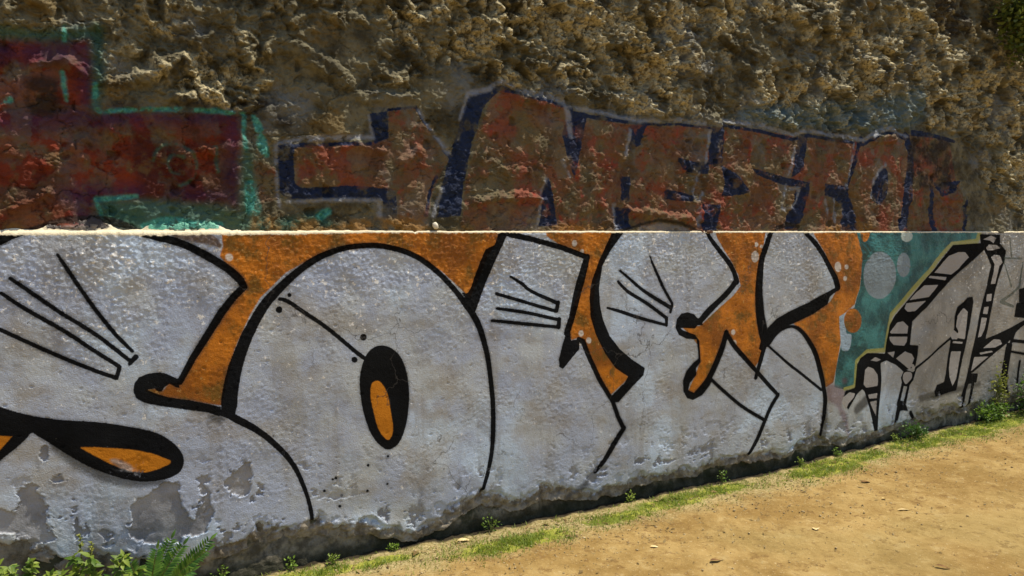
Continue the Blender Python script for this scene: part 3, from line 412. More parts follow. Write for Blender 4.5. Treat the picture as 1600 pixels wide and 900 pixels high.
PLASTER_LIP = [(-2.443, 0.32), (-2.266, 0.258), (-2.103, 0.181), (-1.869, 0.112), (-1.681, 0.08), (-1.481, 0.096), (-1.341, 0.124), (-1.092, 0.121), (-0.858, 0.095), (-0.558, 0.001), (-0.379, 0.061), (-0.194, 0.124), (-0.0, 0.056), (0.203, 0.096), (0.526, 0.031), (0.755, 0.019), (0.872, 0.085), (1.31, 0.049), (1.512, 0.08), (1.939, 0.065), (2.402, 0.084), (2.909, 0.063), (3.271, 0.088), (3.576, 0.129), (4.067, 0.143), (4.507, 0.147), (5.593, 0.145)]

def smooth_pts(pts, closed, n=4):
    p = np.array(pts, float); m = len(p); out = []
    rng = range(m) if closed else range(m - 1)
    for i in rng:
        if closed: a, b, c, d = p[i - 1], p[i], p[(i + 1) % m], p[(i + 2) % m]
        else: a, b, c, d = p[max(i - 1, 0)], p[i], p[i + 1], p[min(i + 2, m - 1)]
        for k in range(n):
            t = k / n
            out.append(.5 * ((2 * b) + (c - a) * t + (2 * a - 5 * b + 4 * c - d) * t * t + (3 * b - a - 3 * c + d) * t ** 3))
    if not closed: out.append(p[-1])
    return np.array(out)
CLIP = .06
def layer_sdf(shapes, U, Z):
    res = np.full(U.shape, CLIP)
    for kind, sm, pts in shapes:
        p = smooth_pts(pts, kind == 'p') if sm else np.array(pts, float)
        lo = p[:, :2].min(0) - CLIP; hi = p[:, :2].max(0) + CLIP
        idx = np.nonzero((U > lo[0]) & (U < hi[0]) & (Z > lo[1]) & (Z < hi[1]))[0]
        if not len(idx): continue
        x = U[idx]; y = Z[idx]; best = np.full(x.shape, 9.0)
        ins = np.zeros(x.shape, bool)
        m = len(p)
        for i in range(m if kind == 'p' else m - 1):
            a = p[i]; b = p[(i + 1) % m]
            ex, ey = b[0] - a[0], b[1] - a[1]; L2 = ex * ex + ey * ey + 1e-12
            t = np.clip(((x - a[0]) * ex + (y - a[1]) * ey) / L2, 0, 1)
            d = np.hypot(x - a[0] - ex * t, y - a[1] - ey * t)
            if kind == 's': d = d - (a[2] + (b[2] - a[2]) * t)
            else:
                if a[1] != b[1]:
                    c = ((a[1] > y) != (b[1] > y)) & (x < (b[0] - a[0]) * (y - a[1]) / (b[1] - a[1]) + a[0]); ins ^= c
            best = np.minimum(best, d)
        if kind == 'p': best = np.where(ins, -best, best)
        res[idx] = np.minimum(res[idx], best)
    return np.maximum(res, -CLIP)

# ------------------------------------------------------------------ object helpers
C = sc.collection
def link(o, parent=None):
    C.objects.link(o)
    if parent: o.parent = parent
    return o
def tag(o, label=None, cat=None, group=None, kind=None):
    for k, v in (('label', label), ('category', cat), ('group', group), ('kind', kind)):
        if v: o[k] = v
    return o
def empty(name, loc=(0, 0, 0)):
    o = bpy.data.objects.new(name, None); o.location = loc; return link(o)
def mesh_np(name, V, F, mat, parent=None, smooth=True):
    me = bpy.data.meshes.new(name)
    V = np.asarray(V, np.float32); F = np.asarray(F, np.int32); k = F.shape[1]
    me.vertices.add(len(V)); me.vertices.foreach_set('co', V.ravel())
    me.loops.add(F.size); me.loops.foreach_set('vertex_index', F.ravel())
    me.polygons.add(len(F)); me.polygons.foreach_set('loop_start', np.arange(0, F.size, k, dtype=np.int32))
    me.polygons.foreach_set('loop_total', np.full(len(F), k, np.int32))
    me.update(calc_edges=True); me.validate()
    if smooth: me.polygons.foreach_set('use_smooth', np.ones(len(F), bool))
    if mat: me.materials.append(mat)
    o = bpy.data.objects.new(name, me)
    return link(o, parent)
def grid_faces(nr, nc):
    a = np.arange(nr * nc).reshape(nr, nc)
    return np.stack([a[:-1, :-1].ravel(), a[:-1, 1:].ravel(), a[1:, 1:].ravel(), a[1:, :-1].ravel()], 1)
def attr(o, name, vals):
    at = o.data.attributes.new(name, 'FLOAT', 'POINT'); at.data.foreach_set('value', np.asarray(vals, np.float32).ravel())
def world_pts(U, D, Z):
    U = U.ravel(); D = D.ravel(); Z = Z.ravel()
    return np.stack([P0.x + T.x * U + N.x * D, P0.y + T.y * U + N.y * D, Z], 1)

# ------------------------------------------------------------------ shader helper
class Mat:
    def __init__(s, name, rough=.8, spec=.3):
        s.m = bpy.data.materials.new(name); s.m.use_nodes = True; s.t = s.m.node_tree; s.n = s.t.nodes
        s.b = s.n['Principled BSDF']; s.set(s.b.inputs['Roughness'], rough); s.b.inputs['Specular IOR Level'].default_value = spec
        s.co = s.n.new('ShaderNodeTexCoord').outputs['Object']
    def set(s, inp, v):
        if isinstance(v, bpy.types.NodeSocket): s.t.links.new(v, inp)
        elif isinstance(v, (tuple, list)): inp.default_value = tuple(v) + ((1,) if len(v) == 3 and inp.type == 'RGBA' else ())
        else: inp.default_value = v
    def noise(s, scale, detail=4, rough=.55, dist=0, off=(0, 0, 0), vec=None, stretch=None):
        n = s.n.new('ShaderNodeTexNoise'); n.inputs['Scale'].default_value = scale; n.inputs['Detail'].default_value = detail
        n.inputs['Roughness'].default_value = rough; n.inputs['Distortion'].default_value = dist
        mp = s.n.new('ShaderNodeMapping'); s.t.links.new(vec or s.co, mp.inputs[0]); mp.inputs[1].default_value = off
        if stretch: mp.inputs[3].default_value = stretch
        s.t.links.new(mp.outputs[0], n.inputs[0]); return n.outputs['Fac']
    def voro(s, scale, feat='F1'):
        n = s.n.new('ShaderNodeTexVoronoi'); n.feature = feat; n.inputs['Scale'].default_value = scale
        s.t.links.new(s.co, n.inputs[0]); return n.outputs['Distance']
    def ramp(s, v, a, b, lo=0, hi=1):
        n = s.n.new('ShaderNodeMapRange'); n.interpolation_type = 'SMOOTHSTEP'; s.set(n.inputs[0], v)
        for i, x in zip((1, 2, 3, 4), (a, b, lo, hi)): s.set(n.inputs[i], x)
        return n.outputs[0]
    def math(s, op, a, b=0.0):
        n = s.n.new('ShaderNodeMath'); n.operation = op; s.set(n.inputs[0], a); s.set(n.inputs[1], b); return n.outputs[0]
    def mix(s, f, a, b):
        n = s.n.new('ShaderNodeMix'); n.data_type = 'RGBA'; s.set(n.inputs[0], f); s.set(n.inputs[6], a); s.set(n.inputs[7], b); return n.outputs[2]
    def mixf(s, f, a, b):
        n = s.n.new('ShaderNodeMix'); n.data_type = 'FLOAT'; s.set(n.inputs[0], f); s.set(n.inputs[2], a); s.set(n.inputs[3], b); return n.outputs[0]
    def at(s, name):
        n = s.n.new('ShaderNodeAttribute'); n.attribute_name = name; return n.outputs['Fac']
    def bump(s, h, strength=.5, dist=.002):
        n = s.n.new('ShaderNodeBump'); n.inputs['Strength'].default_value = strength; n.inputs['Distance'].default_value = dist
        s.set(n.inputs['Height'], h); s.t.links.new(n.outputs[0], s.b.inputs['Normal'])
    def out(s, col, rough=None, metal=None):
        s.set(s.b.inputs['Base Color'], col)
        if rough is not None: s.set(s.b.inputs['Roughness'], rough)
        if metal is not None: s.set(s.b.inputs['Metallic'], metal)
        return s.m

# ------------------------------------------------------------------ materials
def lower_material():
    m = Mat('painted_plaster', .55, .5)
    big = m.noise(1.3, 3); med = m.noise(5, 5, .6, off=(3, 1, 2)); fine = m.noise(55, 5, .7); grit = m.noise(190, 3, .7, off=(7, 0, 0))
    stain = m.noise(2.6, 5, .6, off=(9, 4, 1), stretch=(1, 1, 1.6)); wob = m.math('MULTIPLY', m.math('SUBTRACT', fine, .5), .006)
    wob2 = m.math('MULTIPLY', m.math('SUBTRACT', m.noise(240, 2, .6), .5), .005)
    e = m.math('ADD', wob, wob2)
    def mask(name, soft=.0012, wear=None):
        v = m.math('ADD', m.at(name), e); f = m.ramp(v, -soft, soft, 1, 0)
        return f
    silver = m.mix(m.ramp(m.math('ADD', m.math('MULTIPLY', big, .6), m.math('MULTIPLY', med, .5)), .44, .64), (.375, .435, .56), (.45, .49, .51))
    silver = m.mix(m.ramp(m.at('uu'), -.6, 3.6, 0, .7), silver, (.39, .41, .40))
    silver = m.mix(m.ramp(stain, .52, .66, 0, .65), silver, (.31, .29, .25))
    silver = m.mix(m.ramp(m.noise(1.9, 5, .6, off=(1, 8, 3)), .53, .66, 0, .75), silver, (.52, .65, .80))
    silver = m.mix(m.ramp(m.noise(4.5, 5, .7, off=(11, 8, 3)), .56, .70, 0, .5), silver, (.22, .21, .20))
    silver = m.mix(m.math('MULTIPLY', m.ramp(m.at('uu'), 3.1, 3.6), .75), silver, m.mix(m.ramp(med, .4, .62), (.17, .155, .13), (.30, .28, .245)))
    drip = m.noise(7, 4, .6, off=(0, 3, 9), stretch=(1, 1, .12))
    silver = m.mix(m.ramp(drip, .56, .68, 0, .36), silver, (.24, .225, .20))
    silver = m.mix(m.ramp(fine, .42, .26, 0, .65), silver, (.17, .165, .16))
    silver = m.mix(m.ramp(m.math('ADD', m.noise(34, 4, .7, off=(2, 2, 5)), m.ramp(m.at('zz'), .7, 1.5, -.02, .05)), .62, .69, 0, .85), silver, (.86, .85, .80))  # pale speckles painted in as sun glints, denser toward the top
    silver = m.mix(m.ramp(m.noise(38, 3, .6, off=(4, 1, 6)), .69, .73, 0, .7), silver, (.10, .10, .095))
    orange = m.mix(m.ramp(m.noise(4, 5, .65, off=(5, 5, 0)), .38, .62), (.25, .078, .004), (.53, .172, .007))
    orange = m.mix(m.ramp(m.noise(8, 5, .7, off=(2, 7, 0)), .48, .64, 0, .85), orange, (.15, .08, .008))
    orange = m.mix(m.ramp(m.noise(34, 4, .7, off=(2, 2, 5)), .62, .70, 0, .6), orange, (.66, .40, .12))  # same painted glints carried across the orange
    orange = m.mix(m.ramp(fine, .42, .28, 0, .6), orange, (.10, .04, .004))
    teal = m.mix(m.ramp(m.noise(6, 4, .6), .40, .62), (.012, .075, .08), (.045, .195, .19))
    teal = m.mix(m.ramp(fine, .58, .72, 0, .5), teal, (.16, .38, .30))
    black = m.mix(m.ramp(grit, .55, .75, 0, .5), (.003, .003, .003), (.009, .008, .007))
    col = silver
    col = m.mix(mask('teal', .002), col, teal)
    col = m.mix(mask('blue', .006), col, m.mix(fine, (.17, .23, .27), (.24, .30, .33)))
    col = m.mix(mask('ltblue', .005), col, (.30, .40, .48))
    col = m.mix(mask('pale', .006), col, (.42, .50, .46))
    col = m.mix(m.ramp(m.math('ADD', m.at('orange'), e), .001, .008, 1, 0), col, orange)
    col = m.mix(m.math('MULTIPLY', mask('magenta', .02), .6), col, (.13, .05, .075))
    col = m.mix(m.math('MULTIPLY', mask('brown', .006), .9), col, (.10, .055, .025))
    col = m.mix(m.math('MULTIPLY', mask('yellow', .005), .85), col, (.34, .33, .07))
    col = m.mix(m.math('MULTIPLY', mask('white', .004), .8), col, (.60, .58, .52))
    wearb = m.ramp(m.math('ADD', grit, m.math('MULTIPLY', m.noise(14, 3), .5)), .99, 1.06, .985, .6)
    blk = m.ramp(m.math('ADD', m.at('black'), e), -.0008, .0030, 1, 0)
    col = m.mix(m.math('MULTIPLY', m.ramp(m.math('ADD', m.at('spray'), m.math('MULTIPLY', m.math('SUBTRACT', grit, .5), .03)), -.012, .022, 1, 0), .8), col, (.03, .03, .028))
    halo = m.math('MULTIPLY', m.ramp(m.math('ADD', m.at('black'), m.math('MULTIPLY', m.math('SUBTRACT', grit, .5), .03)), .016, -.002, 0, .7), m.ramp(m.noise(2.3, 3, off=(5, 0, 5)), .38, .66, .12, 1))
    col = m.mix(halo, col, (.03, .03, .028))
    col = m.mix(m.math('MULTIPLY', blk, wearb), col, black)
    col = m.mix(m.math('MULTIPLY', mask('drip', .003), .75), col, (.02, .04, .025))
    col = m.mix(mask('hole', .002), col, m.mix(med, (.30, .285, .26), (.42, .40, .38)))
    col = m.mix(mask('orange2', .003), col, m.mix(m.noise(12, 3), (.42, .15, .012), (.60, .22, .02)))
    col = m.mix(m.math('MULTIPLY', mask('ltgray2', .008), .7), col, (.32, .31, .30))
    # bare mortar where the paint coat has flaked or rotted
    bare = m.mix(m.ramp(med, .35, .65), (.19, .20, .225), (.33, .34, .36))
    col = m.mix(m.ramp(m.math('ADD', m.at('flake'), m.math('MULTIPLY', m.math('SUBTRACT', fine, .5), .9)), .25, .75), col, bare)
    rot = m.mix(m.ramp(m.noise(16, 5, .65), .35, .65), (.13, .11, .082), (.32, .285, .225))
    rf = m.ramp(m.math('ADD', m.at('rot'), m.math('MULTIPLY', m.math('SUBTRACT', m.noise(22, 5, .65), .5), 1.1)), .42, .62)
    col = m.mix(rf, col, rot)
    crk = m.n.new('ShaderNodeTexVoronoi'); crk.feature = 'DISTANCE_TO_EDGE'; crk.inputs['Scale'].default_value = 1.7
    wv = m.n.new('ShaderNodeTexNoise'); wv.inputs['Scale'].default_value = 5; wv.inputs['Detail'].default_value = 5; m.t.links.new(m.co, wv.inputs[0])
    va = m.n.new('ShaderNodeVectorMath'); va.operation = 'MULTIPLY_ADD'; m.t.links.new(wv.outputs['Color'], va.inputs[0]); va.inputs[1].default_value = (.35,) * 3; m.t.links.new(m.co, va.inputs[2]); m.t.links.new(va.outputs[0], crk.inputs[0])
    crack = m.math('MULTIPLY', m.ramp(crk.outputs['Distance'], .0015, .006, 1, 0), m.ramp(m.noise(1.6, 3, off=(6, 6, 6)), .50, .58))
    col = m.mix(m.math('MULTIPLY', crack, .65), col, (.06, .055, .05))
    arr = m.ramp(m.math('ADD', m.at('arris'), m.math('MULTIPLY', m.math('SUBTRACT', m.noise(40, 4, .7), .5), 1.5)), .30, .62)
    col = m.mix(arr, col, m.mix(fine, (.66, .56, .36), (.84, .78, .60)))  # chipped cream plaster, paled further to paint in the sunlit edge line
    col = m.mix(m.ramp(m.math('ADD', m.at('topdark'), m.math('MULTIPLY', m.math('SUBTRACT', fine, .5), .8)), .4, .6), col, (.025, .016, .012))
    col = m.mix(m.ramp(m.math('ADD', m.at('topteal'), m.math('MULTIPLY', m.math('SUBTRACT', fine, .5), .8)), .4, .6), col, m.mix(fine, (.03, .20, .14), (.14, .42, .30)))
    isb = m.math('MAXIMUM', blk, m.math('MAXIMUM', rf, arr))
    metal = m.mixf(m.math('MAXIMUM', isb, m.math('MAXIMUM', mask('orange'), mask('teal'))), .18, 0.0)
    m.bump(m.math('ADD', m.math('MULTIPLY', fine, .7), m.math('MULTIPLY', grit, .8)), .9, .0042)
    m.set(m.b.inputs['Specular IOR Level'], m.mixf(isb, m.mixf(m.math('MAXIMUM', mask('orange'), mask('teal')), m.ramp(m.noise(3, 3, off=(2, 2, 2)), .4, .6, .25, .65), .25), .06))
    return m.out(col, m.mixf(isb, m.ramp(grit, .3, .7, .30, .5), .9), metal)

def upper_material():
    m = Mat('rough_render_painted', .8, .2)
    big = m.noise(1.6, 4, .6); med = m.noise(7, 5, .65, off=(3, 1, 2)); fine = m.noise(48, 5, .7); grit = m.noise(170, 3, .7, off=(7, 0, 0))
    e = m.math('ADD', m.math('MULTIPLY', m.math('SUBTRACT', m.noise(24, 4, .6), .5), .020), m.math('MULTIPLY', m.math('SUBTRACT', m.noise(120, 3, .6), .5), .01))
    def mask(name, soft=.002, k=1.0): return m.math('MULTIPLY', m.ramp(m.math('ADD', m.at(name), e), -soft, soft, 1, 0), k)
    base = m.mix(m.ramp(med, .36, .64), (.055, .047, .025), (.175, .156, .092))
    base = m.mix(m.ramp(m.noise(2.2, 4, .6, off=(8, 2, 0)), .52, .64, 0, .8), base, (.165, .165, .145))
    base = m.mix(m.ramp(m.noise(3.4, 4, .6, off=(1, 9, 4)), .57, .66, 0, .8), base, (.17, .12, .045))
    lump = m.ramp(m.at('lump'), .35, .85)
    base = m.mix(m.math('MULTIPLY', lump, m.ramp(fine, .35, .6)), base, (.56, .48, .28))  # lump tops coloured pale sand to strengthen the sunlight on them
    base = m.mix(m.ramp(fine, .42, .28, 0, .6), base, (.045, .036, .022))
    wear = m.ramp(m.math('ADD', m.noise(6.5, 4, .55, off=(4, 4, 4)), m.math('MULTIPLY', m.noise(3.1, 2, off=(0, 6, 2)), .35)), .62, .70, 1, .0)
    wear2 = m.ramp(m.noise(13, 4, .6, off=(14, 4, 4)), .52, .64, 1, .1)
    red = m.mix(m.ramp(m.noise(5, 4, .6, off=(2, 3, 8)), .40, .60), (.075, .010, .005), (.19, .028, .009))
    red = m.mix(m.ramp(m.noise(11, 4, .6, off=(6, 3, 8)), .52, .66, 0, .85), red, (.13, .075, .03))
    redm = m.mix(m.ramp(m.noise(4.2, 5, .6, off=(5, 3, 8)), .40, .60), (.155, .078, .038), (.215, .060, .032))
    redm = m.mix(m.ramp(m.noise(9, 4, .6, off=(1, 1, 9)), .58, .68, 0, .75), redm, (.30, .035, .020))
    redm = m.mix(m.ramp(m.noise(6, 5, .6, off=(9, 1, 1)), .50, .60, 0, .75), redm, (.13, .105, .045))
    tealc = m.mix(m.ramp(fine, .35, .65), (.03, .20, .17), (.10, .42, .34))
    col = base
    col = m.mix(mask('tint', .04, .6), col, (.10, .17, .19))
    col = m.mix(m.math('MULTIPLY', mask('red', .02), m.ramp(wear, 0, 1, .60, .96)), col, red)
    col = m.mix(m.math('MULTIPLY', mask('purple', .04, .72), m.ramp(wear2, 0, 1, .5, 1)), col, m.mix(big, (.040, .015, .032), (.06, .016, .075)))
    col = m.mix(mask('tealdark', .03, .7), col, (.025, .115, .085))
    col = m.mix(m.math('MULTIPLY', mask('teal', .008, .85), wear2), col, tealc)
    col = m.mix(m.math('MULTIPLY', mask('swirl', .008, .6), wear2), col, (.035, .13, .09))
    col = m.mix(m.math('MULTIPLY', mask('redm', .008), m.ramp(wear, 0, 1, .42, .94)), col, redm)
    col = m.mix(m.math('MULTIPLY', mask('navy', .003), m.ramp(m.noise(10, 4, .6, off=(3, 3, 3)), .50, .60, .97, .40)), col, m.mix(big, (.007, .014, .046), (.012, .025, .062)))
    col = m.mix(m.math('MULTIPLY', mask('palex', .010, .75), wear2), col, m.mix(fine, (.15, .17, .21), (.36, .38, .42)))
    col = m.mix(m.math('MULTIPLY', mask('orangex', .02, .7), m.ramp(med, .42, .56)), col, (.26, .12, .015))
    col = m.mix(m.math('MULTIPLY', mask('dim', .02, .8), m.ramp(m.noise(8, 5, .65, off=(1, 2, 3)), .40, .55)), col, (.016, .011, .008))  # shade under the ridges painted into the colour, with some dark patches
    col = m.mix(mask('ltgray', .01, .7), col, (.28, .25, .22))
    col = m.mix(mask('blackx', .006, .85), col, (.02, .016, .012))
    m.bump(m.math('ADD', fine, m.math('MULTIPLY', grit, .5)), 1.0, .009)
    return m.out(col, m.ramp(grit, .3, .7, .65, .85))

def soil_material():
    m = Mat('sandy_soil', .95, .15)
    a = m.noise(1.1, 4, .6); b = m.noise(9, 5, .65, off=(3, 3, 0)); f = m.noise(70, 4, .7); g = m.noise(230, 3, .7)
    col = m.mix(m.ramp(m.math('ADD', m.math('MULTIPLY', a, .6), m.math('MULTIPLY', b, .4)), .40, .60), (.245, .155, .048), (.375, .26, .098))
    col = m.mix(m.ramp(b, .56, .70, 0, .6), col, (.39, .29, .13))
    col = m.mix(m.ramp(m.noise(17, 5, .7, off=(8, 1, 1)), .54, .66, 0, .8), col, (.18, .105, .035))
    col = m.mix(m.ramp(f, .60, .70, 0, .7), col, (.56, .45, .26))
    col = m.mix(m.ramp(g, .60, .68, 0, .6), col, (.14, .09, .03))
    col = m.mix(m.ramp(m.noise(.7, 3, off=(4, 4, 0)), .5, .65, 0, .3), col, (.25, .20, .075))
    col = m.mix(m.ramp(f, .38, .30, 0, .6), col, (.17, .10, .04))
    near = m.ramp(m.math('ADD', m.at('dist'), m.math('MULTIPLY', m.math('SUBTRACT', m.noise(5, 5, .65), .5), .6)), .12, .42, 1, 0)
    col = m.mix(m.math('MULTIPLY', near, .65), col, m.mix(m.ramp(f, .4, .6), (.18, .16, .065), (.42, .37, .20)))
    moss = m.ramp(m.math('ADD', m.at('moss'), m.math('MULTIPLY', m.math('SUBTRACT', m.noise(18, 5, .65), .5), .9)), .34, .70, 0, .95)
    col = m.mix(moss, col, m.mix(m.ramp(b, .4, .6), (.11, .145, .014), (.31, .32, .05)))
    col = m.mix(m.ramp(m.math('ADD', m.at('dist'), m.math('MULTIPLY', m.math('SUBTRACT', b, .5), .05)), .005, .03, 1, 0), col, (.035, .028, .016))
    m.bump(m.math('ADD', f, m.math('MULTIPLY', g, .5)), .9, .006)
    return m.out(col)

def footing_material():
    m = Mat('mossy_shade_mortar', .9, .2)
    col = m.mix(m.ramp(m.noise(14, 5, .65), .35, .65), (.08, .072, .055), (.27, .245, .19))
    col = m.mix(m.ramp(m.noise(6, 4, .6, off=(3, 3, 3)), .50, .62, 0, .8), col, (.025, .035, .015))
    sx = m.n.new('ShaderNodeSeparateXYZ'); m.t.links.new(m.co, sx.inputs[0])
    col = m.mix(m.ramp(m.math('ADD', sx.outputs[2], m.math('MULTIPLY', m.math('SUBTRACT', m.noise(9, 4, .6), .5), .12)), .00, .07, .85, 0), col, (.018, .02, .010))  # moss near the ground, its dark colour also painting in the base shade
    m.bump(m.noise(60, 5, .7), 1, .01)
    return m.out(col)
def stone_material(name, c1, c2, sc_=20):
    m = Mat(name, .85, .25); f = m.noise(sc_ * 4, 4, .7)
    col = m.mix(m.ramp(m.noise(sc_, 5, .6), .35, .65), c1, c2)
    m.bump(f, .8, .004); return m.out(m.mix(m.ramp(f, .4, .25, 0, .5), col, tuple(x * .5 for x in c1)))
def leaf_material(name, c1, c2, trans=.35):
    m = Mat(name, .5, .35); info = m.n.new('ShaderNodeObjectInfo').outputs['Random']
    col = m.mix(m.ramp(m.math('ADD', m.math('MULTIPLY', m.noise(9, 3), .7), m.math('MULTIPLY', info, .45)), .3, .8), c1, c2)
    m.out(col)
    tr = m.n.new('ShaderNodeBsdfTranslucent'); m.set(tr.inputs[0], col); mx = m.n.new('ShaderNodeMixShader'); mx.inputs[0].default_value = trans
    m.t.links.new(m.b.outputs[0], mx.inputs[1]); m.t.links.new(tr.outputs[0], mx.inputs[2])
    m.t.links.new(mx.outputs[0], m.n['Material Output'].inputs[0]); return m.m
M_low = lower_material(); M_up = upper_material(); M_soil = soil_material(); M_foot = footing_material()
M_core = stone_material('rubble_core', (.10, .085, .05), (.20, .16, .10), 6)
M_stone_grey = stone_material('grey_stone', (.11, .10, .09), (.19, .17, .15), 9)
M_stone_white = stone_material('white_stone', (.62, .56, .42), (.78, .73, .60), 30)
M_pebble = stone_material('pale_pebble', (.24, .17, .08), (.48, .38, .21), 25)
M_leaf_fern = leaf_material('fern_leaf', (.035, .12, .015), (.16, .30, .04))
M_leaf_lime = leaf_material('lime_leaf', (.07, .145, .014), (.26, .34, .045))
M_leaf_bush = leaf_material('bush_leaf', (.045, .12, .012), (.19, .30, .035))
M_leaf_yel = leaf_material('yellow_leaf', (.13, .17, .02), (.30, .31, .06))
M_leaf_ivy = leaf_material('ivy_leaf', (.02, .045, .008), (.12, .15, .025))
M_litter = stone_material('litter', (.10, .06, .02), (.30, .22, .09), 5)
M_grass = leaf_material('grass_blade', (.07, .15, .012), (.24, .30, .035))
M_stem = stone_material('stem_bark', (.10, .12, .03), (.20, .19, .06), 40)
M_dry = stone_material('dry_leaf', (.55, .42, .18), (.74, .60, .34), 40)
M_dry_brown = stone_material('dead_leaf', (.12, .06, .02), (.24, .13, .05), 40)

# ------------------------------------------------------------------ ground
def ground_z(u, w):
    z = np.interp(u, [-8, -2.4, -1.3, 0, 1.9, 3.3, 5, 9], [.02, -.005, -.02, -.036, -.039, .01, .045, .05])
    return z + .012 * fbm(u * 1.3, w * 1.3, 3, 5)
def gz(u, w): return float(ground_z(np.array([float(u)]), np.array([float(w)]))[0])
nu, nw = 1000, 300
uu = np.linspace(-3.2, 7.6, nu); ww = np.concatenate([np.linspace(-.12, 1.2, 190), np.linspace(1.2, 4.5, 111)[1:]])
U, Wd = np.meshgrid(uu, ww)
Zg = ground_z(U, Wd) + .006 * fbm(U * 7, Wd * 7, 4, 11) + .0035 * fbm(U * 30, Wd * 30, 3, 12) + .004 * blobs(U * 26, Wd * 26, 3, .1, .42) * (fbm(U * 2, Wd * 2, 2, 9) > .0)
Zg += .012 * fbm(U * 2.6, Wd * 2.6, 3, 13) + .006 * fbm(U * 5.5, Wd * 9, 3, 15) + .0025 * fbm(U * 55, Wd * 55, 2, 14)
Zg += .02 * sstep(.14, .0, Wd) * np.maximum(0, fbm(U * 9, Wd * 9, 3, 21) + .1)
MOSS_AT = [(-1.2, .10, .35, .07), (-.8, .10, .25, .05), (-.1, .20, .42, .10), (.55, .17, .25, .08), (1.0, .13, .35, .10), (1.45, .10, .3, .08), (2.35, .14, .42, .14), (2.75, .13, .25, .10), (3.35, .12, .35, .14), (3.9, .15, .4, .16), (4.4, .13, .4, .15), (4.9, .12, .4, .12), (5.4, .2, .5, .15)]
def moss_at(u, w):
    s = 0 * u
    for a, b, ru, rw in MOSS_AT: s = np.maximum(s, np.exp(-((u - a) / ru) ** 2 - ((w - b) / rw) ** 2))
    return s
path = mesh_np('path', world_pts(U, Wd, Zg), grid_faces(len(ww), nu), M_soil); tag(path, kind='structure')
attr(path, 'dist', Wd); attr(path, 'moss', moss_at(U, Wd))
gv = []; gf = []
for (x0, y0) in [(0, 0)]:
    s = 300
    gv = [(-s, -s, -.09), (s, -s, -.09), (s, s, -.09), (-s, s, -.09)]; gf = [(0, 1, 2, 3)]
gnd = mesh_np('ground', gv, gf, M_soil, smooth=False); tag(gnd, kind='structure'); attr(gnd, 'dist', [5] * 4); attr(gnd, 'moss', [0] * 4)

# ------------------------------------------------------------------ the low plastered wall
def columns(u0, u1, n):
    t = np.linspace(0, 1, 4000); D = np.maximum(4.2 + .49 * (u0 + (u1 - u0) * t), 2.8); dens = 1 / D ** 1.6
    c = np.concatenate([[0], np.cumsum((dens[1:] + dens[:-1]) / 2)]); c /= c[-1]
    return u0 + (u1 - u0) * np.interp(np.linspace(0, 1, n), c, t)
NU = 1340
ucol = columns(-3.1, 6.4, NU)
lip_u, lip_z = np.array([p[0] for p in PLASTER_LIP]), np.array([p[1] for p in PLASTER_LIP])
lipc = np.interp(ucol, lip_u, lip_z) + .030 * fbm(ucol * 9, ucol * 0 + .5, 5, 31, .65) - .02 * np.maximum(0, pn(ucol * 5, ucol * 0 + 8, 33))
lipc = np.minimum(np.maximum(lipc - .014 * sstep(-1.2, -.6, ucol), -.02), .30)
LEDGE = 1.557
low = empty('low_wall', W(1.0, 0, 0)); tag(low, 'low plastered wall along the path, sprayed with big silver bubble letters outlined in black on orange', 'wall')
low_inv = Matrix.Translation(-low.location)
nf = 385
tf = np.linspace(0, 1, nf)
top_c = LEDGE - .010 * sstep(.30, .55, fbm(ucol * 6, ucol * 0 + 6, 5, 43, .65)) + .0035 * fbm(ucol * 5, ucol * 0, 4, 41) + .0015 * pn(ucol * 40, ucol * 0, 42)
# rounded profile: below the lip inwards, up the face, over the arris, back to the upper wall
rr = .008 + .010 * sstep(-.6, -1.5, ucol) + .003 * np.clip(fbm(ucol * 4, ucol * 0 + 12, 3, 44), 0, 1)
Uf = np.tile(ucol, (nf, 1)); Zf = lipc[None] + (top_c - rr - lipc)[None] * tf[:, None]
U2, Z2 = Uf, Zf
warp = fbm(U2 * 3, Z2 * 3, 3, 55) * .05
rough_top = sstep(.9, 1.5, Z2)
Df = .011 * fbm(U2 * 1.6, Z2 * 1.6, 3, 51) + .0030 * fbm(U2 * 7, Z2 * 7, 4, 52) * (1 + .6 * rough_top)
patchy = .25 + .75 * sstep(-.15, .25, fbm(U2 * 1.9, Z2 * 1.9, 4, 54)); patchy = np.maximum(patchy, rough_top * .8)
Df += (.0013 + .0020 * rough_top) * patchy * fbm(U2 * 46, Z2 * 46, 3, 53, .7)
Df += (.0013 + .0020 * rough_top) * patchy * blobs(U2 * 46 + warp * 9, Z2 * 46, 57, .15, .45) * (fbm(U2 * 6, Z2 * 6, 3, 58) > -.10)
pits = blobs(U2 * 20, Z2 * 20, 59, .06, .16) * (_hash(np.floor(U2 * 20), np.floor(Z2 * 20), 77) % 7 == 0)
Df -= .004 * pits
h_above = Zf - lipc[None]
rotw = .085 + .07 * fbm(U2 * 2.2, U2 * 0 + 3, 3, 61) + .03 * sstep(-1.6, -.6, U2) * sstep(.6, -.2, U2)
rotv = np.clip(1 - h_above / np.maximum(rotw * 1.25, .03), 0, 1)
rot_d = sstep(.30, .55, rotv + .45 * fbm(U2 * 11, Z2 * 11, 4, 62))
Df += rot_d * (-.022 + .030 * fbm(U2 * 10, Z2 * 10, 5, 63, .6) + .014 * blobs(U2 * 20, Z2 * 20, 64))
Df += .014 * np.exp(-((U2 + .78) / .22) ** 2 - ((h_above - .05) / .05) ** 2)
peel = layer_sdf(LOWER_PAINT['peel'], U2.ravel(), Z2.ravel()).reshape(U2.shape)
pe = peel + .05 * fbm(U2 * 12, Z2 * 12, 5, 65, .65)
chips = fbm(U2 * 8, Z2 * 8, 5, 66, .62)
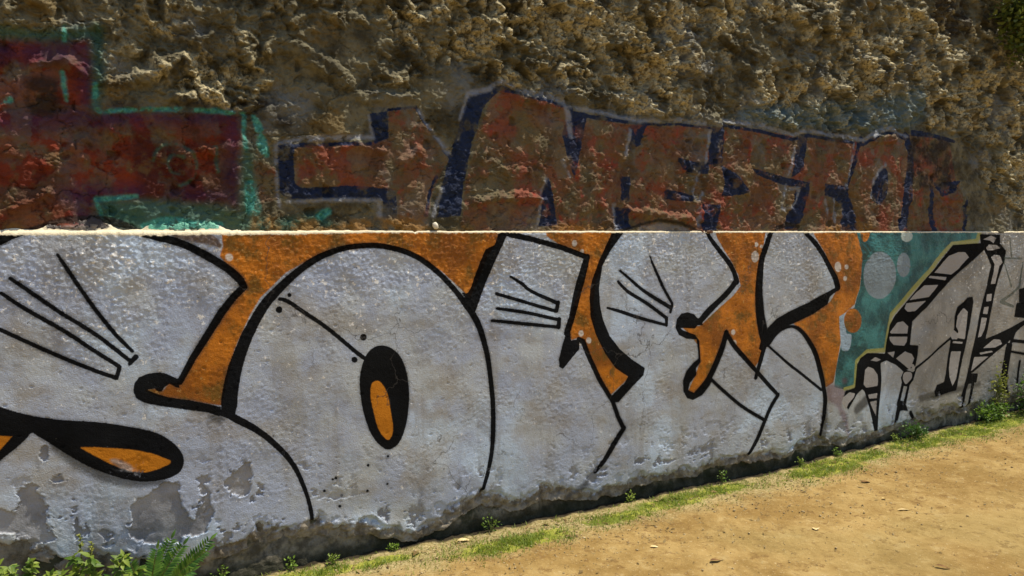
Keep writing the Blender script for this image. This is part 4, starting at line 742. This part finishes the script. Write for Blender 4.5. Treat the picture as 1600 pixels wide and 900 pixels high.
lowleft = np.maximum(sstep(-.5, -1.5, U2) * sstep(.68, .36, Z2), .85 * sstep(.30, .10, h_above))
flake = np.maximum(sstep(.004, -.004, pe), sstep(.24, .265, chips) * np.maximum(lowleft, .0))
Df -= .004 * sstep(.22, .26, fbm(U2 * 5, Z2 * 5, 5, 69, .62)) * sstep(.5, .2, Z2)
Df -= .007 * flake * (1 + .3 * fbm(U2 * 20, Z2 * 20, 2, 67)) - .005 * flake * 0
Df += .0022 * np.exp(-(pe / .006) ** 2) * sstep(-.006, .004, pe)
nb = 7
Zb = np.tile(lipc, (nb, 1)) - np.linspace(.0, .012, nb)[::-1][:, None] * (1 + .8 * fbm(ucol * 30, ucol * 0, 3, 68))[None]
Db = Df[0][None] - np.linspace(.003, .12, nb)[::-1][:, None]
na = 9; ang = np.linspace(0, math.pi / 2, na + 1)[1:]
arr_n = 1 + .6 * fbm(ucol * 12, ucol * 0 + 2, 4, 71, .6)
Za = (top_c - rr)[None] + rr[None] * np.sin(ang)[:, None]
Da = Df[-1][None] * np.cos(ang)[:, None] - (1 - np.cos(ang))[:, None] * (rr * arr_n)[None]
nt = 30; tt = np.linspace(0, 1, nt + 1)[1:] ** 1.4
def bump_u(a, b): return sstep(a, a + .08, ucol) * sstep(b, b - .12, ucol)
hd = bump_u(-2.154, -1.837); ht = bump_u(-1.789, -1.406); hh = (.052 * hd + .036 * ht + .006 * sstep(-.5, -1.4, ucol)) * (.75 + .9 * fbm(ucol * 7, ucol * 0 + 20, 5, 45, .65)); hh = np.maximum(hh, 0)
Zt = top_c[None] + (.003 + .008 * sstep(-.6, -1.4, ucol))[None] * fbm(np.tile(ucol, (nt, 1)) * 16, tt[:, None] * 2 + 0 * ucol[None], 3, 72)
Zt = Zt + hh[None] * sstep(.0, .07, tt)[:, None] * (1 + .5 * fbm(np.tile(ucol, (nt, 1)) * 30, tt[:, None] * 20 + 0 * ucol[None], 3, 46))
Dt = Da[-1][None] - tt[:, None] * .16
Zall = np.vstack([Zb, Zf, Za, Zt]); Dall = np.vstack([Db, Df, Da, Dt]); Uall = np.tile(ucol, (Zall.shape[0], 1))
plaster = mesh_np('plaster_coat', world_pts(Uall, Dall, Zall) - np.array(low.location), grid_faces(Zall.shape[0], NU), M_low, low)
def pad(a, lo_v, hi_v):
    return np.vstack([np.full((nb, NU), lo_v) if lo_v is not None else np.tile(a[0], (nb, 1)), a, np.full((na + nt, NU), hi_v)])
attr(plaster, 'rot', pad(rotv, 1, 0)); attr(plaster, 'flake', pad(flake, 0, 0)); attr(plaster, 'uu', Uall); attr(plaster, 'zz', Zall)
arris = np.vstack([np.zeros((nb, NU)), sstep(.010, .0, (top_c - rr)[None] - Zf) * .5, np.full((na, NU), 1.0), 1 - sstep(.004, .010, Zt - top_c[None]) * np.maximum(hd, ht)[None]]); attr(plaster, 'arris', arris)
z0 = np.zeros((nb + nf + na, NU)); top_on = sstep(.002, .008, Zt - top_c[None])
attr(plaster, 'topdark', np.vstack([z0, top_on * hd[None]])); attr(plaster, 'topteal', np.vstack([z0, top_on * ht[None]]))
for k in ('teal', 'blue', 'ltblue', 'pale', 'orange', 'magenta', 'brown', 'yellow', 'white', 'black', 'drip', 'hole', 'orange2', 'ltgray2', 'spray'):
    attr(plaster, k, layer_sdf(LOWER_PAINT[k], Uall.ravel(), np.minimum(Zall, LEDGE).ravel()))
# footing set back under the torn plaster
fu = np.linspace(-3.1, 6.4, 1200); fz = np.linspace(-.15, .42, 110); FU, FZ = np.meshgrid(fu, fz)
FD = -.026 - .022 * sstep(-1.1, -.5, FU) + .022 * fbm(FU * 5, FZ * 5, 5, 81, .6) + .014 * blobs(FU * 9, FZ * 9, 82) + .012 * sstep(.10, -.02, FZ)
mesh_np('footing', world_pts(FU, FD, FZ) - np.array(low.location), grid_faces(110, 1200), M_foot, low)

# ------------------------------------------------------------------ the rough wall above
upw = empty('rough_wall', W(1.0, -.03, LEDGE)); tag(upw, 'tall rough rubble wall rising behind the ledge, with faded red, navy and teal graffiti', 'wall')
NV = 430
ur = columns(-3.1, 6.4, NU)
ztop = np.interp(ur, [-3.1, 0, 6.4], [2.85, 3.05, 4.15])
tv = np.linspace(0, 1, NV); UV = np.tile(ur, (NV, 1)); ZV = (LEDGE - .012) + (ztop - LEDGE + .012)[None] * tv[:, None]
sm = layer_sdf([('p', 1, UPPER_PAINT['smooth'][0][2])], UV.ravel(), ZV.ravel()).reshape(UV.shape)
rg = .24 + .76 * sstep(-.05, .06, sm + .05 * fbm(UV * 3, ZV * 3, 3, 90)) 
rg *= .85 + .15 * sstep(-1.2, .9, UV + .8 * fbm(UV * .9, ZV * .9, 2, 91)) 
rg = np.clip(rg + .35 * (fbm(UV * 2.1, ZV * 2.1, 3, 92)), .12, 1.15)
wx = .35 * fbm(UV * 6, ZV * 6, 3, 93); wy = .35 * fbm(UV * 6, ZV * 6, 3, 94)
sh = ZV + .25 * UV                                       # clods run slightly downhill
b1 = blobs(UV * 6.0 + wx * 2.6, sh * 5.2 + wy * 2.6, 95, .25, .70); b2 = blobs(UV * 15 + wx * 4.5, sh * 14 + wy * 4.5, 96, .25, .7); b3 = blobs(UV * 40 + wx * 6, ZV * 40, 97, .25, .6)
rid = 1 - np.abs(fbm(UV * 13, ZV * 13, 4, 98, .6)) * 2.2
Dv = .022 * fbm(UV * 1.4, ZV * 1.4, 3, 99) + .008 * fbm(UV * 7, ZV * 7, 4, 100)
var = .55 + .9 * np.clip(fbm(UV * 1.7, ZV * 1.7, 3, 112) + .35, 0, 1)
rid2 = 1 - np.abs(fbm(UV * 6 + wx, sh * 6, 5, 113, .68)) * 2.6
Dv += rg * var * (.060 * b1 ** 1.3 + .030 * b2 + .010 * b3 + .026 * rid + .036 * rid2 + .060 * fbm(UV * 3.5, ZV * 3.5, 6, 105, .60) - .075)
ridge = layer_sdf(UPPER_PAINT['ridge'], UV.ravel(), ZV.ravel()).reshape(UV.shape) + .035 * fbm(UV * 11, ZV * 11, 4, 106, .65)
Dv += .030 * sstep(.012, -.03, ridge) * (1 + .6 * fbm(UV * 22, ZV * 22, 3, 107))
plates = np.round(2.2 * fbm(UV * 3.4, ZV * 4.2, 3, 108, .55) + .25 * fbm(UV * 24, ZV * 24, 2, 109)); Dv += .006 * plates * (1.2 - np.clip(rg, 0, 1))
fil = sstep(.05, .004, ZV - LEDGE) * np.clip(.35 + 1.6 * fbm(UV * 2.6, ZV * 0 + 4, 3, 110), 0, 1); Dv += .026 * fil * (.7 + .8 * fbm(UV * 16, ZV * 16, 3, 111))
Dv += .0015 * b3 + .0045 * fbm(UV * 46, ZV * 46, 3, 101, .65)
crack = np.abs(fbm(UV * 3.2, ZV * 3.2, 5, 102, .6)); Dv -= .008 * sstep(.025, .0, crack)
holes = blobs(UV * 9, ZV * 9, 103, .12, .30) * ((_hash(np.floor(UV * 9), np.floor(ZV * 9), 104) % 9) == 0)
Dv -= .03 * holes
drop = -.016 * rg * b1 - .010 * rg * rid2
Vup = world_pts(UV, -.03 + Dv, ZV + drop * sstep(0, .05, ZV - LEDGE)) 
cap = world_pts(ur, Dv[-1] - .43, ztop + .02)
Vall = np.vstack([Vup, cap]) - np.array(upw.location)
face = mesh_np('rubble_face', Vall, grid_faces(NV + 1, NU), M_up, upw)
capz = np.tile(ztop, 1)
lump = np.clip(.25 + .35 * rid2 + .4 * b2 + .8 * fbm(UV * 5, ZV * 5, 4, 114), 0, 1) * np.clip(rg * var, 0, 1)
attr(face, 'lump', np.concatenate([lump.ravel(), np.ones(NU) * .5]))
Up_, Zp_ = np.concatenate([UV.ravel(), ur]), np.concatenate([ZV.ravel(), ztop])
for k in ('tint', 'red', 'purple', 'tealdark', 'teal', 'swirl', 'redm', 'navy', 'palex', 'orangex', 'ltgray', 'blackx', 'dim'):
    attr(face, k, layer_sdf(UPPER_PAINT[k], Up_, Zp_))
# hidden masonry core so the wall is solid from the sides and back
def prism(name, us, d0, d1, zs0, zs1, mat, parent):
    V = []; F = []
    for u, a, b in zip(us, zs0, zs1):
        for d, z in ((d0, a), (d0, b), (d1, b), (d1, a)): V.append(W(u, d, z) - parent.location)
    n = len(us)
    for i in range(n - 1):
        for k in range(4): F.append((i * 4 + k, i * 4 + (k + 1) % 4, i * 4 + 4 + (k + 1) % 4, i * 4 + 4 + k))
    F.append((0, 1, 2, 3)); F.append((n * 4 - 4, n * 4 - 3, n * 4 - 2, n * 4 - 1))
    return mesh_np(name, V, F, mat, parent, smooth=False)
us = [-3.08, 0, 6.38]
prism('masonry_core', us, -.13, -.45, [-.3] * 3, [float(np.interp(u, [-3.1, 0, 6.4], [2.85, 3.05, 4.15])) for u in us], M_core, upw)

# a few field stones standing out of the render
def stone_mesh(name, r, seed, flat=1.0, n=2):
    bm = bmesh.new(); bmesh.ops.create_icosphere(bm, subdivisions=n, radius=1)
    rs = random.Random(seed); ax = [Vector((rs.uniform(-1, 1), rs.uniform(-1, 1), rs.uniform(-1, 1))).normalized() for _ in range(7)]; cut = [rs.uniform(.62, .9) for _ in range(7)]
    for v in bm.verts:
        for a, c in zip(ax, cut):
            d = v.co.dot(a)
            if d > c: v.co -= a * (d - c) * .85
        v.co = Vector((v.co.x * r[0], v.co.y * r[1], v.co.z * r[2] * flat))
    me = bpy.data.meshes.new(name); bm.to_mesh(me); bm.free()
    return me
def stone_at(name, u, d, z, r, seed, mat, parent=None, n=2):
    me = stone_mesh(name, r, seed, 1, n); me.materials.append(mat); me.polygons.foreach_set('use_smooth', np.ones(len(me.polygons), bool))
    o = bpy.data.objects.new(name, me); link(o, parent); p = W(u, d, z)
    o.location = p - (parent.location if parent else Vector()); o.rotation_euler = (0, 0, math.atan2(T.y, T.x) + random.uniform(-.2, .2)); return o
ws = stone_at('white_stone', -.437, -.006, 1.583, (.020, .016, .019), 3, M_stone_white)
tag(ws, 'small round white stone lying on the ledge below the navy letter', 'stone')

# ------------------------------------------------------------------ plants
def leaf_mesh(name, L, Wd_, curl=.25, fold=.25, n=5):
    V = []; F = []
    for i in range(n + 1):
        t = i / n; w = Wd_ * math.sin(math.pi * min(.97, t ** .8 * .96 + .03)) * .5; x = L * t; z = -curl * L * t * t
        V += [(x, -w, z + fold * w), (x, 0, z), (x, w, z + fold * w)]
    for i in range(n):
        a = i * 3; F += [(a, a + 1, a + 4, a + 3), (a + 1, a + 2, a + 5, a + 4)]
    me = bpy.data.meshes.new(name); me.from_pydata(V, [], F); me.update(); me.polygons.foreach_set('use_smooth', np.ones(len(F), bool)); return me
def tube(pts, rads, k=5):
    V = []; F = []
    for i, (p, r) in enumerate(zip(pts, rads)):
        a = pts[min(i + 1, len(pts) - 1)] - pts[max(i - 1, 0)]; a.normalize(); x = a.orthogonal().normalized(); y = a.cross(x)
        for j in range(k): V.append(p + x * (r * math.cos(2 * math.pi * j / k)) + y * (r * math.sin(2 * math.pi * j / k)))
    for i in range(len(pts) - 1):
        for j in range(k): F.append((i * k + j, i * k + (j + 1) % k, i * k + k + (j + 1) % k, i * k + k + j))
    return V, F
def add_leaf(me, parent, pos, direction, up, s, name='leaf'):
    x = direction.normalized(); y = up.cross(x)
    if y.length < 1e-3: y = Vector((1, 0, 0)).cross(x)
    y.normalize(); z = x.cross(y)
    o = bpy.data.objects.new(name, me); link(o, parent)
    m = Matrix((x, y, z)).transposed().to_4x4() @ Matrix.Scale(s, 4); m.translation = pos - parent.location; o.matrix_local = m
    return o
def stem_curve(base, tip, sag, n=8):
    out = []
    for i in range(n + 1):
        t = i / n; p = base.lerp(tip, t); p.z += sag * math.sin(math.pi * t * .5) * (1 - t * .5) * 1.2; out.append(p)
    return out
def plant(name, label, cat, u, w, fronds, mat, leaf_l, leaf_w, kind, group=None, seed=1, sag=.05):
    """fronds: list of (du, dw, h) tip offsets; kind pinnate | broad"""
    rs = random.Random(seed); base = W(u, w, gz(u, w) - .005); root = empty(name, base); tag(root, label, cat, group)
    lm = leaf_mesh('leaf', leaf_l, leaf_w); lm.materials.append(mat)
    for (du, dw, h) in fronds:
        b = base + T * rs.uniform(-.03, .03) + N * rs.uniform(-.01, .03); tip = base + T * du + N * dw + Vector((0, 0, h))
        pts = stem_curve(b, tip, sag); V, F = tube([p - base for p in pts], [.0022 * (1 - .7 * i / 8) + .0004 for i in range(9)])
        mesh_np('stem', V, F, M_stem, root)
        n = max(4, int((tip - b).length / (leaf_l * (.28 if kind == 'pinnate' else .20 if kind == 'broad' else .14))))
        for k in range(n):
            t = (.22 if kind == 'pinnate' else .15) + (.78 if kind == 'pinnate' else .85) * k / n
            i = min(int(t * 8), 7); p = pts[i].lerp(pts[i + 1], t * 8 - i); a = (pts[i + 1] - pts[i]).normalized()
            side = a.cross(N if abs(a.dot(N)) < .8 else Vector((0, 0, 1))).normalized()
            if kind == 'pinnate':
                for sg in (-1, 1):
                    add_leaf(lm, root, p, a * .75 + side * sg + N * .25, N + Vector((0, 0, .6)), (1.05 - .55 * t) * rs.uniform(.85, 1.1))
            else:
                d = Vector((rs.gauss(0, 1), rs.gauss(0, 1), rs.gauss(.2, .6))).normalized() + N * .4 + a * .3
                add_leaf(lm, root, p, d, Vector((0, 0, 1)) + N * .5, rs.uniform(.6, 1.15))
        if kind == 'pinnate': add_leaf(lm, root, pts[-1], pts[-1] - pts[-2], N + Vector((0, 0, .6)), .7)
    return root
plant('fern_weed', 'dark green feathery weed with paired narrow leaves against the wall foot at lower left', 'weed', -1.80, .09,
      [(-.07, .10, .22), (.03, .10, .255), (.13, .09, .25), (.22, .10, .21), (-.14, .12, .18), (.15, .18, .17), (.02, .2, .16), (-.18, .16, .15), (.09, .05, .27), (.24, .06, .24)], M_leaf_fern, .056, .017, 'pinnate', seed=3)
plant('leafy_weed', 'bushy lime green weed with broad leaves left of the feathery one', 'weed', -1.99, .12,
      [(-.02, .05, .27), (.10, .08, .26), (-.13, .08, .23), (.02, .14, .21), (.15, .12, .21), (-.2, .12, .18), (-.08, .02, .27), (.06, .18, .17), (-.12, .18, .16)], M_leaf_lime, .042, .019, 'dense', seed=5)
plant('sprig', 'thin yellow sprig standing up behind the lime weed against the plaster', 'weed', -2.02, .03,
      [(-.02, .0, .34), (.02, .01, .30)], M_leaf_yel, .018, .008, 'broad', seed=8, sag=.01)
plant('corner_weed', 'yellowish trailing weed in the lower left corner below the peeled plaster', 'weed', -2.26, .08,
      [(-.08, .06, .32), (.06, .07, .28), (.12, .10, .22), (-.02, .12, .29), (.16, .08, .20)], M_leaf_lime, .034, .018, 'dense', seed=9)

def foliage_cloud(name, centre, rad, n, leaf_l, leaf_w, mat, parent, seed, flat=.5):
    rs = np.random.RandomState(seed)
    P = rs.normal(0, .42, (n * 2, 3)); P = P[(P ** 2).sum(1) < 1.1][:n]; P = P * np.array(rad)
    cl = np.stack([pn(P[:, 0] * 9 + 3, P[:, 2] * 9, seed)], 0)[0]; P = P[cl > -.28]
    n = len(P); V = []; F = []
    a = rs.normal(0, 1, (n, 3)); a[:, 2] = a[:, 2] * .5 + .1; a /= np.linalg.norm(a, axis=1)[:, None]
    b = np.cross(a, rs.normal(0, 1, (n, 3)) * .6 + [0, 0, 1]); b /= np.linalg.norm(b, axis=1)[:, None]; c = np.cross(a, b)
    s = rs.uniform(.6, 1.2, (n, 1)); l = leaf_l * s; w = leaf_w * s * .5
    base = P[:, :1] * np.array(T)[None] + P[:, 1:2] * np.array(N)[None] + P[:, 2:] * np.array([0, 0, 1.])[None] + np.array(centre)
    v0 = base; v1 = base + a * l * .45 + b * w + c * w * .3; v2 = base + a * l - c * l * .15; v3 = base + a * l * .45 - b * w + c * w * .3; v4 = base + a * l * .5
    V = np.stack([v0, v1, v4, v2, v3], 1).reshape(-1, 3)
    k = np.arange(n)[:, None] * 5
    F = np.concatenate([k + np.array([[0, 1, 2]]), k + np.array([[1, 3, 2]]), k + np.array([[2, 3, 4]]), k + np.array([[0, 2, 4]])])
    o = mesh_np(name, V - np.array(parent.location), F, mat, parent, smooth=False); return tag(o, kind='stuff')
def shrub(name, label, u, w, z, rad, n, ll, lw, mat, seed, stems=5, cat='weed', group=None, zb=None):
    b = W(u, w, gz(u, w) if zb is None else zb); root = empty(name, b); tag(root, label, cat, group)
    foliage_cloud('foliage', W(u, w, z), rad, n, ll, lw, mat, root, seed)
    rs = random.Random(seed); V = []; F = []
    for i in range(stems):
        tip = W(u + rs.uniform(-.7, .7) * rad[0], w + rs.uniform(-.7, .7) * rad[1], z + rs.uniform(-.1, .6) * rad[2])
        v, f = tube([p - b for p in stem_curve(b.copy(), tip, .01)], [.003 * (1 - .08 * k) for k in range(9)]); o_ = len(V); V += v; F += [tuple(q + o_ for q in x) for x in f]
    mesh_np('stems', V, F, M_stem, root); root.children[-1].name = 'stem'
    return root
shrub('bush', 'green leafy bush against the wall foot at the right edge', 5.02, .12, .20, (.32, .14, .26), 1900, .035, .022, M_leaf_bush, 21, 8, 'bush')
shrub('low_weed', 'dark green weed at the wall foot left of the bush', 4.42, .06, .10, (.26, .08, .11), 650, .028, .017, M_leaf_bush, 22)
shrub('climbing_weed', 'tall yellow green weed climbing the wall between two black strokes', 4.56, .03, .26, (.12, .04, .24), 420, .03, .016, M_leaf_yel, 23)
shrub('clump_weed', 'bright green clump of leaves under the striped silver piece', 3.42, .05, .07, (.15, .08, .075), 480, .024, .014, M_leaf_bush, 24)
for i, (u, w, h, lab) in enumerate([(-0.138, 0.02, 0.1, 'small upright weed with round leaves in the dark gap under the letter L'),
    (-0.687, 0.02, 0.045, 'tiny weed at the wall foot below the O'),
    (-0.999, 0.041, 0.05, 'low weed at the edge of the shade below the O, near the bottom edge'),
    (-1.19, 0.023, 0.06, 'low green weed beside the wall foot at the very bottom edge'),
    (0.789, 0.02, 0.06, 'weed sprouting at the shade edge left of the grass strip'),
    (1.517, 0.02, 0.09, 'weed with pale tips under the letter E'),
    (2.226, 0.02, 0.06, 'weed at the left end of the wide grass patch'),
    (2.594, 0.02, 0.06, 'weed in the middle of the wide grass patch'),
    (3.235, 0.02, 0.06, 'weed right of the wide grass patch, near the loose leaf clump'),
    (-1.499, 0.02, 0.08, 'thin weed by the dark crack at the wall foot')]):
    shrub('small_weed', lab, u, w, gz(u, w) + h * .55, (h * .6, h * .5, h * .6), 60, .017, .010, M_leaf_bush if i % 2 else M_leaf_lime, 60 + i, 4, group='small weeds along the wall foot')
ivy = shrub('hanging_creeper', 'dark green creeper hanging over the top right of the rough wall', 4.60, .13, 3.29, (.50, .12, .50), 5200, .05, .03, M_leaf_ivy, 31, 12, 'creeper', zb=3.9)

# ------------------------------------------------------------------ grass, gravel, litter
rs = np.random.RandomState(7)
def grass(n):
    u = rs.uniform(-2.6, 6.2, n * 8); w = rs.uniform(.015, .42, n * 8)
    dens = moss_at(u, w) * (.08 + 1.3 * np.clip(fbm(u * 6, w * 8, 3, 140) + .22, 0, 1)) + .10 * np.exp(-w / .05)
    k = rs.uniform(0, 1, len(u)) < dens; u = u[k][:n]; w = w[k][:n]; n = len(u)
    z = ground_z(u, w) - .002; p = world_pts(u, w, z); h = rs.uniform(.005, .020, (n, 1)) * (1 + .4 * (rs.uniform(0, 1, (n, 1)) > .93)); a = rs.uniform(0, 2 * np.pi, n)
    d = np.stack([np.cos(a), np.sin(a), 0 * a], 1); q = np.stack([-np.sin(a), np.cos(a), 0 * a], 1); up = np.array([[0, 0, 1.]])
    wd = rs.uniform(.0010, .0026, (n, 1)); ln = rs.uniform(.3, 1.3, (n, 1))
    V = np.stack([p - q * wd, p + q * wd, p + up * h * .6 + d * h * ln * .4 + q * wd * .8, p + up * h * .6 + d * h * ln * .4 - q * wd * .8, p + up * h + d * h * ln], 1).reshape(-1, 3)
    k = np.arange(n)[:, None] * 5
    F = np.concatenate([k + np.array([[0, 1, 2]]), k + np.array([[0, 2, 3]]), k + np.array([[3, 2, 4]])])
    o = mesh_np('grass', V, F, M_grass, smooth=False)
    return tag(o, 'thin short grass growing in patches along the wall foot', 'grass', kind='stuff')
grass(26000)
def gravel(n):
    ico = bmesh.new(); bmesh.ops.create_icosphere(ico, subdivisions=1, radius=1); iv = np.array([v.co[:] for v in ico.verts]); fi = np.array([[v.index for v in f.verts] for f in ico.faces]); ico.free()
    u = rs.uniform(-2, 6.5, n); w = np.abs(rs.exponential(.45, n)) + .04; k = rs.uniform(0, 1, n) < .35; w[k] = rs.uniform(.04, 3, k.sum())
    r = rs.exponential(.0017, n) + .0014; r = np.minimum(r, .009)
    p = world_pts(u, w, ground_z(u, w) + .001)
    sc3 = rs.uniform(.6, 1.3, (n, 1, 3)) * np.array([1, 1, .6]); jit = 1 + rs.uniform(-.2, .2, (n, 12, 1))
    V = p[:, None] + iv[None] * sc3 * jit * r[:, None, None]; F = (np.arange(n)[:, None, None] * 12 + fi[None]).reshape(-1, 3)
    o = mesh_np('gravel', V.reshape(-1, 3), F, M_pebble, smooth=False)
    return tag(o, 'fine gravel and grit scattered over the sandy path', 'gravel', kind='stuff')
gravel(9000)
def litter(n):
    u = rs.uniform(-2, 6.3, n); w = .05 + np.abs(rs.normal(0, .30, n)); k = rs.uniform(0, 1, n) < .25; w[k] = rs.uniform(.05, 3, k.sum())
    p = world_pts(u, w, ground_z(u, w) + .004); a = rs.uniform(0, 2 * np.pi, n); L = rs.exponential(.005, (n, 1)) + .004; wd = L * rs.uniform(.12, .45, (n, 1))
    d = np.stack([np.cos(a), np.sin(a), rs.uniform(-.2, .35, n)], 1); q = np.stack([-np.sin(a), np.cos(a), rs.uniform(-.3, .3, n)], 1); up = np.array([[0, 0, .002]])
    V = np.stack([p - d * L, p + q * wd + up, p + d * L, p - q * wd, p + up * 2], 1).reshape(-1, 3); k = np.arange(n)[:, None] * 5
    F = np.concatenate([k + np.array([[i, (i + 1) % 4, 4]]) for i in range(4)])
    return tag(mesh_np('leaf_litter', V, F, M_litter, smooth=False), 'crumbs of dead leaf and straw littering the verge', 'litter', kind='stuff')
litter(2600)
def dry_leaf(u, w, L, wd, rot, label, mat=M_dry):
    me = leaf_mesh('fallen_leaf', L, wd, .18, .35, 6); me.materials.append(mat); o = bpy.data.objects.new('fallen_leaf', me); link(o)
    o.location = W(u, w, gz(u, w) + .010); o.rotation_euler = (random.uniform(-.15, .15), random.uniform(-.1, .1), rot); return tag(o, label, 'leaf', 'fallen leaves on the path')
for a in [(1.37, 0.858, 0.05, 0.038, 1.2, 'pale rounded fallen leaf lying alone below the grass patch', M_dry),
    (2.033, 0.872, 0.085, 0.022, 0.1, 'long narrow pale fallen leaf, right of the rounded one', M_dry),
    (1.046, 0.097, 0.06, 0.03, 0.2, 'yellow fallen leaf lying in the grass strip under the E', M_leaf_yel),
    (0.459, 0.6, 0.055, 0.022, 0.2, 'short pale fallen leaf in the open sand below the grass strip', M_dry),
    (2.114, 0.716, 0.03, 0.016, 0.3, 'small pale leaf scrap above the long narrow leaf', M_dry),
    (2.247, 0.472, 0.07, 0.03, 0.1, 'dark dead leaf at the lower edge of the wide grass patch', M_dry_brown),
    (0.599, 0.879, 0.06, 0.03, 0.3, 'dark dead leaf on the sand near the bottom edge', M_dry_brown),
    (-0.351, 0.055, 0.09, 0.03, 0.5, 'long yellow fallen leaf at the shade edge under the letter L', M_dry),
    (1.5, 1.44, 0.07, 0.02, -0.2, 'thin dark dead leaf near the bottom edge at right', M_dry_brown)]: dry_leaf(*a)
def twig(u, w, L, rot, label):
    b = W(u, w, gz(u, w) + .005); d = Vector((math.cos(rot), math.sin(rot), 0)); s = Vector((-d.y, d.x, 0))
    V, F = tube([b * 0 + d * (L * t) + s * (L * .12 * math.sin(t * 5)) + Vector((0, 0, .003 * math.sin(t * 7))) for t in (0, .2, .4, .6, .8, 1)], [.003, .0035, .003, .0028, .002, .001])
    o = mesh_np('twig', V, F, M_dry_brown); o.location = b; return tag(o, label, 'twig', 'twigs on the path')
for a in [(2.937, 0.06, 0.14, 0.2, 'brown twig on the dirt just right of the wide grass patch'),
    (4.28, 0.05, 0.22, 0.15, 'dark twig on the sand below the right-hand bush'),
    (-0.221, 0.628, 0.12, -0.6, 'thin twig on the sand at the bottom edge')]: twig(*a)
